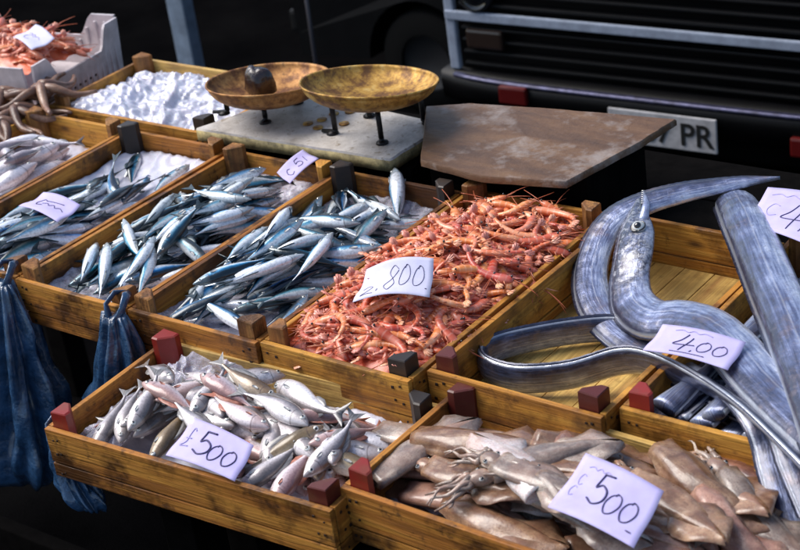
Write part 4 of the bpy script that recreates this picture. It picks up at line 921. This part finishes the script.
def pan(cx,cy,rim,r,dep,mat,label,legs,tilt):
    ax=Vector((CR[0],CR[1],0)).normalized(); af=Vector((CF[0],CF[1],0)).normalized(); RM=Matrix.Rotation(R(tilt[0]),3,ax)@Matrix.Rotation(R(tilt[1]),3,af)
    e=empty('scale_pan',(cx,cy,Z0+.0205)); tag(e,label,'scale pan','brass scale pans on the stone slab')
    m=MB(); prof=[]; h=rim-.0205
    for i in range(15):
        t=i/14; prof.append((max(.0005,r*math.sin(t*math.pi/2)**.85),-dep*math.cos(t*math.pi/2)**1.15))
    prof+= [(r+.003,.0015),(r+.004,-.001),(r+.001,-.004)]
    for i in range(14,-1,-1):
        t=i/14; prof.append((max(.0005,(r-.0)*math.sin(t*math.pi/2)**.85),-dep*math.cos(t*math.pi/2)**1.15-.004))
    m.lathe(prof,64); p=m.build('bowl',mat,e); p.location=(0,0,h); p.rotation_euler=RM.to_euler()
    for k,(lx,ly) in enumerate(legs):
        m=MB(); sn=min(.98,math.hypot(lx,ly)/r)**(1/.85); zt=h+(RM@Vector((lx,ly,-dep*math.sqrt(1-sn*sn)**1.15))).z-.0060
        m.tube([(lx,ly,zt),(lx,ly,.0095)],.0048,10); m.tube([(lx*.98,ly*.98,.0095),(lx*1.02,ly*1.02,.0045),(lx*1.30-.002,ly*1.30,.0032)],[.0048,.0055,.0040],8,0,.8); m.lathe([(.0001,0),(.011,0),(.0105,.003),(.004,.006),(.0005,.0062)],16,0,(lx*1.08,ly*1.08,.0002)); m.build('leg',M_IRON,e)
    return e,p
fr_=[(336,134),(382,143),(424,124),(370,118)]
pc_=aty(369,81,1.995); cxr,cyr,zr_=pc_.x,1.995,pc_.z-Z0
lg=[(at(x,y,.0205).x-cxr,at(x,y,.0205).y-cyr) for x,y in fr_]
pan(cxr,cyr,zr_,.113,.040,M_BRASS,'yellow brass scale pan on iron legs, right one',lg,(-7,6))
pl_=aty(268,79,2.02); cxl,cyl,zl_=pl_.x,2.02,pl_.z-Z0
lg=[(at(x,y,.0205).x-cxl,at(x,y,.0205).y-cyl) for x,y in ((228,114),(266,122),(296,104),(258,98))]
pan(cxl,cyl,zl_,.108,.042,M_COPP,'coppery scale pan on iron legs holding a dark lump, left one',lg,(-6,2.5))
# dark wet lump (fish roe bag / offal) in the left pan
m=MB(); lp=aty(258,80,2.005); ring=[]
for z_,rr_ in ((-.028,.022),(-.020,.030),(.0,.029),(.014,.025),(.021,.019),(.023,.008)):
    ring.append([Vector((rr_*(1+.18*math.sin(3*a+z_*40))*math.cos(a)*1.05,rr_*(1+.15*math.cos(2*a+1))*math.sin(a)*.8,z_+.010*vnoise(math.cos(a)*2.3+z_*50,math.sin(a)*2.3))) for a in [2*math.pi*k/24 for k in range(24)]])
m.loft(ring,0); o=m.build('dark_lump',plain('wet_dark_red_meat',(.020,.007,.006),.25,0,90,.6,.004,Coat_Weight=.5),None,lp); tag(o,'dark glossy lump lying in the coppery scale pan','offal')
# coins and scraps on the slab
for k,(x,y) in enumerate(((322,120),(334,114),(318,128),(350,112),(344,124),(308,124))):
    m=MB(); p=at(x,y,.0208); m.lathe([(.0002,0),(.009,0),(.0093,.001),(.009,.002),(.0002,.002)],20); o=m.build('coin',M_BRASS,None,p); o.rotation_euler=(0,0,k); tag(o,'small tarnished coin lying on the stone slab under the pans','coin','coins on the stone slab')
# brown cutting board
M_BOARD=NT('wet_cutting_board'); v=M_BOARD.coord('Object',(4,14,14)); a=M_BOARD.noise(v,1.0,7,.7); v2=M_BOARD.coord('Object',(1,1,1)); b=M_BOARD.noise(v2,9,5,.6); d_=M_BOARD.noise(v2,45,6,.7)
c=M_BOARD.ramp(a,[(.3,(.04,.018,.009)),(.5,(.115,.054,.022)),(.7,(.20,.105,.044))]); c=M_BOARD.mix(M_BOARD.ramp(M_BOARD.math('MULTIPLY_ADD',d_,.35,M_BOARD.math('MULTIPLY',b,.75)),[(.57,0.0),(.70,.62)]),c,(.33,.29,.265)); M_BOARD.col(c); M_BOARD.bump(M_BOARD.math('ADD',a,d_),.6,.004); M_BOARD.set(Roughness=.55,Coat_Weight=.08); M_BOARD=M_BOARD.m  # whitish patches put the board's wet sheen into its colour
BP=[at(426,106,.045),at(470,103,.045),at(548,108,.045),at(676,119,.045),at(640,142,.045),at(566,182,.045),at(480,176,.045),at(420,160,.045)]
c0=sum(BP,Vector())/len(BP); S0=subdiv(BP,8); m=MB()
m.loft([[p-c0-Vector((0,0,.011)) for p in S0],[p-c0-Vector((0,0,.003)) for p in S0],[(p-c0)*.99 for p in S0]],0,False); m.add([(p-c0)*.99 for p in S0],[tuple(range(len(S0)))],0,False); m.add([p-c0-Vector((0,0,.011)) for p in S0],[tuple(reversed(range(len(S0))))],0,False)
o=m.build('cutting_board',M_BOARD,None,c0); tag(o,'worn brown cutting board with a whitish sheen painted on, behind the prawns','board')

# ---------------------------------------------------------------- stall tables
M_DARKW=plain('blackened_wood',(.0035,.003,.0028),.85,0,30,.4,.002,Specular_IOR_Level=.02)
def table(x0,y0,x1,y1,top,label):
    e=empty('stall_table',((x0+x1)/2,(y0+y1)/2,0)); tag(e,label,'table'); w,d=x1-x0,y1-y0
    m=MB(); nb=6
    for k in range(nb): m.box((0,-d/2+d/nb*(k+.5),top-.012),(w,d/nb-.004,.024),0,bev=.002)
    m.build('tabletop',M_DARKW,e)
    for sx in (-1,1):
        for sy in (-1,1):
            m=MB(); m.box((sx*(w/2-.08),sy*(d/2-.06),(top-.025)/2),(.06,.06,top-.025),0,bev=.003); m.build('leg',M_DARKW,e)
    m=MB(); m.box((0,d/2-.06,.25),(w-.2,.03,.07),0,bev=.003); m.box((0,-d/2+.06,.25),(w-.2,.03,.07),0,bev=.003); m.build('brace',M_DARKW,e)
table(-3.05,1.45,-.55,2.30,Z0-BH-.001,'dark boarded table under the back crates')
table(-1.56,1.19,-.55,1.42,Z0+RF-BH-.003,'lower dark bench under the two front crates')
for x,w_,lab in ((-1.99,.40,'dark wooden block under the stone slab'),(-1.55,.30,'dark wooden block under the cutting board')):
    m=MB(); hgt=BH+(.020-.026 if w_==.40 else .045-.013); m.box((0,0,hgt/2),(w_,.15 if w_>.35 else .18,hgt),0,bev=.003); o=m.build('support_block',M_DARKW,None,(x+w_/2,2.035 if w_==.40 else 2.05,Z0-BH)); tag(o,lab,'block')

# ---------------------------------------------------------------- blue bags tied at the corner posts
def bag(name,top,zt,drop,r0,r1,lean,seed,label):
    rr=random.Random(seed); m=MB(); n=26; K=72; rings=[]; dv=[]
    for i in range(n+1):
        t=i/n; z=-drop*t; r=r0+(r1-r0)*(t**.75)*(1 if t<.82 else 1-.45*((t-.82)/.18)**2); ring=[]
        for k in range(K):
            a=2*math.pi*k/K
            fold=1+.30*(1-.35*t)*math.sin(7*a+seed+1.2*math.sin(t*4))*min(1,t*4+.2)+.14*math.sin(13*a+seed*2+3*t)+.34*vnoise(math.cos(a)*3+seed,t*7+math.sin(a)*3)+.12*vnoise(math.cos(a)*7+seed,t*16+math.sin(a)*7)
            ring.append(Vector((r*fold*math.cos(a)*1.1+lean[0]*t*t,r*fold*.72*math.sin(a)+lean[1]*t,z+.008*vnoise(a*4,seed+t*5))))
        rings.append(ring)
    m.loft(rings,0,True); o=bpy.data.objects.new(name,m.mesh(name,M_BLUE)); o.location=top; link(o); tag(o,label,'bag','blue plastic bags tied to the crates')
    # tied loop over the post
    for sg in (1,-1):                              # the two handles pulled up over the post
        f=MB(); f.tube([(sg*.004,0,-.020),(sg*.010,-.002,-.004),(sg*.017,.004,.012),(sg*.012,.020,.024),(sg*.004,.034,.020)],[.013,.009,.006,.007,.005],10,0,.45); f.build('handle',M_BLUE,o)
    return o
bag('plastic_bag',at(16,274,-.004)+Vector((.0,-.03,0)),0,.34,.018,.085,(-.02,-.03),1,'blue plastic bag hanging at the picture left edge from a crate corner')
bag('plastic_bag',at(124,306,-.004)+Vector((.005,-.026,0)),0,.26,.018,.060,(-.07,-.015),4,'blue plastic bag tied between the two sardine crates')
bag('plastic_bag',Vector((-1.622,1.168,Z0+RF-.03)),0,.105,.008,.030,(.035,-.0),8,'blue plastic bag showing under the near left corner of the front crate')

# ---------------------------------------------------------------- ground and background
GM=NT('dark_wet_asphalt'); v=GM.coord('Object',(1,1,1)); a=GM.noise(v,3,6,.6); b=GM.noise(v,220,3,.6)
GM.col(GM.ramp(GM.math('MULTIPLY_ADD',b,.5,GM.math('MULTIPLY',a,.5)),[(.35,(.0010,.0010,.0012)),(.65,(.0045,.0043,.0045))])); GM.bump(b,.5,.004); GM.set(Roughness=.85,Specular_IOR_Level=0.0)
m=MB(); m.add([(-400,-400,0),(400,-400,0),(400,400,0),(-400,400,0)],[(0,1,2,3)],0,False); o=m.build('ground',GM.m); tag(o,kind='structure')

VY=3.5
def wheel(e,x,y,r,w_):
    m=MB(); prof=[(r*.55,-w_/2),(r*.92,-w_/2),(r,-w_/2+.015),(r,w_/2-.015),(r*.92,w_/2),(r*.55,w_/2)]
    rings=[[Vector((x+zz,y+q*math.cos(2*math.pi*k/36),r+q*math.sin(2*math.pi*k/36))) for k in range(36)] for q,zz in prof]; m.loft(rings,0,False); wh=m.build('wheel',M_TYRE,e)
    m=MB(); prof=[(.002,-w_*.30),(r*.30,-w_*.34),(r*.55,-w_*.46),(r*.56,w_*.46),(r*.3,w_*.34),(.002,w_*.3)]
    rings=[[Vector((x+zz,y+q*math.cos(2*math.pi*k/30),r+q*math.sin(2*math.pi*k/30))) for k in range(30)] for q,zz in prof]; m.loft(rings,0,False); m.build('rim',M_DGREY,wh)
M_TYRE=plain('black_tyre',(.003,.003,.003),.85,Specular_IOR_Level=.1); M_DGREY=plain('dull_grey_metal',(.02,.02,.022),.5,.3)
M_VAN=plain('black_car_paint',(.003,.003,.0035),.40,0,8,.3,Specular_IOR_Level=.15); M_RIBV=plain('black_ribbed_plastic',(.005,.005,.0055),.5,Specular_IOR_Level=.2)
M_TRIM=plain('pale_grey_trim',(.30,.34,.42),.45,0,30,.2); M_CHR=plain('dull_blue_chrome',(.07,.07,.13),.42,.5,40,.6); M_REDL=plain('red_lens',(.085,.003,.003),.35,Coat_Weight=.3)
M_GLASS=plain('dark_glass',(.008,.009,.011),.06,Coat_Weight=.6); M_PLATE=plain('grubby_white_plate',(.40,.39,.40),.5,0,40,.25); M_BLKT=plain('black_lettering',(.008,.008,.008),.5); M_LENS=plain('dim_amber_lens',(.022,.013,.010),.3,Coat_Weight=.4)
def van():
    L_=aty(470,80,VY); R_=aty(800,103,VY)
    pw=lambda x,y,dy=0.0: aty(x,y,VY+dy)
    pv=pw(655,135); e=empty('parked_van',(pv.x,VY,0)); VYAW=R(2.5); e.rotation_euler=(0,0,VYAW)
    tag(e,'black van parked behind the stall with pale trim and number plate','van')
    Mi=(Matrix.Translation((pv.x,VY,0))@Matrix.Rotation(VYAW,4,'Z')).inverted()
    def q(x,y,off=0.0):
        # where the picture ray meets the van's own front plane
        d=CF*FPX+CR*(x-400)+CU*(275-y); o_=Mi@Vector((0,0,Z0+CAMH)); dd=Mi.to_3x3()@Vector(d); t=(off-o_.y)/dd.y; p=o_+dd*t; return p
    xl=q(446,20).x; xr=-xl*1.02; zb=q(655,96).z
    H_=1.75; Lc=3.4; m=MB()
    # body: lofted cross-sections from the face backwards, rounded at the edges
    prof=lambda w_,z0,z1,r:[( s*(w_-r*(1-math.cos(a)) ), zz) for s,zz,a in []]
    def sec(y,w_,z0,z1,r):
        P=[]
        for (cx,cz,a0) in ((w_-r,z0+r,-90),(w_-r,z1-r,0),(-w_+r,z1-r,90),(-w_+r,z0+r,180)):
            for k in range(6): a=R(a0+90*k/5); P.append(Vector((cx+r*math.cos(a),y,cz+r*math.sin(a))))
        return P
    hw=xr
    m.loft([sec(.03,hw-.03,zb-.16,.98,.05),sec(.05,hw,zb-.18,1.0,.06),sec(.35,hw,zb-.18,1.18,.08),sec(.75,hw,zb-.18,H_-.1,.12),sec(1.1,hw,zb-.18,H_,.14),sec(Lc,hw,zb-.18,H_,.14),sec(Lc+.05,hw-.04,zb-.15,H_-.05,.12)],0,True,True,True)
    m.build('body',M_VAN,e)
    m=MB(); m.add([(-hw*.86,.372,1.16),(hw*.86,.372,1.16),(hw*.80,.752,H_-.20),(-hw*.80,.752,H_-.20),(-hw*.86,.352,1.165),(hw*.86,.352,1.165),(hw*.80,.732,H_-.195),(-hw*.80,.732,H_-.195)],[(0,1,2,3),(4,7,6,5),(0,4,5,1),(1,5,6,2),(2,6,7,3),(3,7,4,0)],0,False); m.build('windscreen',M_GLASS,e)
    # ribbed panel: one long low rib after another over the whole face
    m=MB(); z=zb+.03
    while z<.97: m.box((0,.020,z),(2*hw-.10,.020,.010),0,bev=.004); z+=.034
    m.build('grille',M_RIBV,e)
    a,b=q(455,19),q(800,43); zt=(a.z+b.z)/2
    m=MB(); m.box((0,.004,zt),(2*hw-.02,.014,.026),0,bev=.004); m.build('trim_strip',M_TRIM,e)
    u0,u1=q(443,0),q(457,56)
    for s in (-1,1):
        m=MB(); rot=Matrix.Rotation(-s*math.atan2(u1.x-u0.x,u0.z-u1.z),3,'Y') if True else None
        m.box((s*abs((u0.x+u1.x)/2),.012,(zt+.16+u1.z)/2),(.030,.020,abs(zt+.24-u1.z)),0,bev=.005); m.build('corner_trim',M_TRIM,e)
    a=q(484,40)
    for s in (-1,1):
        m=MB(); m.box((s*abs(a.x),.006,a.z),(.115,.018,.055),0,bev=.008); m.build('indicator',M_LENS,e)
    a=q(474,-6)
    for s in (-1,1):
        m=MB(); R2=.046; m.loft([[Vector((s*abs(a.x)+rr*math.cos(2*math.pi*k/32),yy,a.z+rr*math.sin(2*math.pi*k/32))) for k in range(32)] for rr,yy in ((R2,.02),(R2,-.004),(R2*.93,-.008),(R2*.90,.0),(R2*.5,-.008),(.002,-.011))],0,False)
        h=m.build('headlight',M_GLASS,e); m=MB(); m.loft([[Vector((s*abs(a.x)+rr*math.cos(2*math.pi*k/32),yy,a.z+rr*math.sin(2*math.pi*k/32))) for k in range(32)] for rr,yy in ((R2*1.08,.02),(R2*1.08,-.006),(R2*.98,-.009))],0,False); m.build('bezel',M_DGREY,h)
    # bumper with a dull chrome top strip
    m=MB(); P=[]; 
    for i in range(25):
        x=-hw-.02+(2*hw+.04)*i/24; yb=-.055+.05*(abs(2*i/24-1))**6
        P.append([Vector((x,yb+.05,zb-.075)),Vector((x,yb,zb-.070)),Vector((x,yb-.006,zb-.02)),Vector((x,yb,zb+.008)),Vector((x,yb+.09,zb+.010))])
    m.loft(P,0,False,False,True); bp=m.build('bumper',M_VAN,e)
    m=MB(); P=[[Vector((p[3].x,p[3].y-.004,p[3].z-.004)),Vector((p[3].x,p[3].y-.004,p[3].z+.004)),Vector((p[3].x,p[3].y+.012,p[3].z+.006)),Vector((p[3].x,p[3].y+.012,p[3].z-.004))] for p in P[1:-1]]
    m.loft(P,0,True); m.build('bumper_strip',M_CHR,bp)
    for a in (q(514,95,-.06),q(808,148,-.06)):
        m=MB(); m.box((a.x,-.062,a.z),(.085,.02,.050),0,bev=.006); m.build('reflector',M_REDL,e)
    # number plate below the bumper
    b0,b1=q(717,155,-.08),q(717,121,-.08); ph=b1.z-b0.z; pwid=abs(b0.x)*2
    pxl=q(608,120,-.08).x; m=MB(); m.box(((pxl+b0.x)/2,-.075,(b0.z+b1.z)/2),(b0.x-pxl,.008,ph),0,bev=.003); pl=m.build('number_plate',M_PLATE,e)
    fc=bpy.data.curves.new('plate_text','FONT'); fc.body='67 PR'; fc.size=ph*.92; fc.extrude=.001; fc.offset=ph*.012
    to=bpy.data.objects.new('plate_text',fc); COL.objects.link(to); dg=bpy.context.evaluated_depsgraph_get(); me=bpy.data.meshes.new_from_object(to.evaluated_get(dg)); bpy.data.objects.remove(to)
    xs=[v.co.x for v in me.vertices]; wd=max(xs)-min(xs); tgt=abs(q(714,138,-.08).x-q(640,138,-.08).x); k=tgt*.96/wd
    lt=bpy.data.objects.new('plate_number',me); me.materials.append(M_BLKT); link(lt,pl); lt.rotation_euler=(R(90),0,0); lt.scale=(k,1,1); lt.location=(b0.x-.006-max(xs)*k,-.0805,b0.z+ph*.17)
    for s in (-1,1):
        for y in (.62,2.75): wheel(e,s*(hw-.08),y,.27,.16)
van()
# second car, grey wing round its wheel arch
def car():
    KS=.66; yy=3.0
    while aty(424,66,yy).z>.27*KS: yy+=.01
    c=aty(424,66,yy); e=empty('parked_car',(c.x,yy,0)); e.scale=(KS,KS,KS); tag(e,'dark car with a grey wing and round wheel arch left of the van','car')
    M_G=plain('grey_car_paint',(.0035,.0035,.004),.6,.0,10,.2,Specular_IOR_Level=.08); rw=.27; cx,cz=0.0,.27; ra=.33
    # side panel with wheel arches as one shell, 1.5 m wide
    top=[(-.78,.36),(-.80,.55),(-.70,.72),(-.1,.84),(.55,.90),(1.05,1.30),(2.2,1.34),(2.75,.95),(3.0,.90),(3.05,.40)]
    def arch(x0): return [(x0+ra*math.cos(a),max(.24,cz+ra*math.sin(a))) for a in [R(180-180*k/16) for k in range(17)]]
    bot=[(-.78,.24)]+arch(0)+arch(2.3)+[(3.03,.24)]
    prof=bot+top[::-1]; m=MB()
    m.loft([[Vector((x,.04 if z>.85 else 0,z)) for x,z in prof],[Vector((x,1.46 if z>.85 else 1.5,z)) for x,z in prof]],0,True,True,False)
    m.build('body',M_G,e)
    m=MB(); m.box((.92,.01,1.10),(.05,.03,.3),0,Matrix.Rotation(R(38),3,'Y')); m.box((1.65,.012,1.12),(1.15,.03,.30),0,bev=.02); m.build('window',M_GLASS,e)
    for x in (0,2.3):
        for y in (.10,1.40):
            w_=MB(); pr=[(rw*.55,-.08),(rw*.94,-.08),(rw,-.06),(rw,.06),(rw*.94,.08),(rw*.55,.08)]
            w_.loft([[Vector((x+q*math.cos(2*math.pi*k/36),y+zz,rw+q*math.sin(2*math.pi*k/36))) for k in range(36)] for q,zz in pr],0,False); wh=w_.build('wheel',M_TYRE,e)
            w_=MB(); w_.loft([[Vector((x+q*math.cos(2*math.pi*k/30),y+zz,rw+q*math.sin(2*math.pi*k/30))) for k in range(30)] for q,zz in ((.002,-.05),(rw*.5,-.055),(rw*.56,-.07),(rw*.56,.07),(.002,.05))],0,False); w_.build('rim',M_DGREY,wh)
    m=MB(); m.ball((-.70,.10,.62),.07,0,16,(.6,1,.8)); m.build('headlight',plain('clear_headlight',(.55,.55,.65),.08,.4,Coat_Weight=1.0),e)
    m=MB(); m.box((-.80,.75,.42),(.06,1.5,.12),0,bev=.02); m.build('bumper',M_RIBV,e)
car()
# grey post and thin rod behind the stall
b_=at(190,56,-.70); t_=aty(176,-60,b_.y)
m=MB(); m.box((0,0,.75),(.075,.05,1.5),0,bev=.006); m.box((0,0,.004),(.14,.12,.008),0,bev=.002); o=m.build('post',plain('pale_blue_grey_paint',(.20,.25,.32),.5,0,14,.35),None,(b_.x,b_.y,0)); tag(o,'pale blue-grey upright post behind the ice crate','post')
b_=aty(314,45,3.3); m=MB(); m.tube([(0,0,0),(-.004,0,.5),(-.002,.01,1.0)],.006,8); m.lathe([(.0005,0),(.05,0),(.05,.008),(.008,.014)],20); o=m.build('metal_rod',plain('dull_steel',(.09,.085,.10),.4,.7),None,(b_.x,b_.y,0)); tag(o,'thin upright steel rod behind the coppery pan','rod')

# ---------------------------------------------------------------- prototypes that were never laid out are dropped
for key,o in list(PROTO.items()):
    if key not in USED:
        for ch in KIDS[o.name]: bpy.data.objects.remove(ch)
        bpy.data.objects.remove(o)

# ---------------------------------------------------------------- camera, sky, sun
cam=bpy.data.cameras.new('camera'); cam.sensor_width=36; cam.sensor_fit='HORIZONTAL'; cam.lens=FPX/800*36; cam.clip_start=.05; cam.clip_end=2000
co=bpy.data.objects.new('camera',cam); COL.objects.link(co)
Mx=Matrix(((CR[0],CU[0],-CF[0],0),(CR[1],CU[1],-CF[1],0),(CR[2],CU[2],-CF[2],Z0+CAMH),(0,0,0,1))); co.matrix_world=Mx; scene.camera=co
cam.dof.use_dof=True; cam.dof.focus_distance=2.35; cam.dof.aperture_fstop=9
w=bpy.data.worlds.new('World'); scene.world=w; w.use_nodes=True; nt=w.node_tree; bg=nt.nodes['Background']
sky=nt.nodes.new('ShaderNodeTexSky'); sky.sky_type='NISHITA'; sky.sun_disc=False
SUN_AZ,SUN_EL=R(195),R(52)                       # azimuth of the sun, measured from +x towards +y
sky.sun_elevation=SUN_EL; sky.sun_rotation=R(90)-SUN_AZ; sky.altitude=0; sky.dust_density=2.0
nt.links.new(sky.outputs[0],bg.inputs[0]); bg.inputs[1].default_value=.088
s=bpy.data.lights.new('sun','SUN'); s.energy=2.0; s.angle=R(42); s.color=(1,.97,.93)
so=bpy.data.objects.new('sun',s); COL.objects.link(so)
dv_=Vector((math.cos(SUN_EL)*math.cos(SUN_AZ),math.cos(SUN_EL)*math.sin(SUN_AZ),math.sin(SUN_EL))); so.rotation_euler=dv_.to_track_quat('Z','Y').to_euler()
scene.view_settings.view_transform='Standard'; scene.view_settings.look='None'; scene.view_settings.exposure=1.0; scene.view_settings.gamma=1.0; scene.view_settings.use_curve_mapping=False
scene.render.engine='CYCLES'; scene.cycles.max_bounces=5; scene.cycles.use_denoising=True
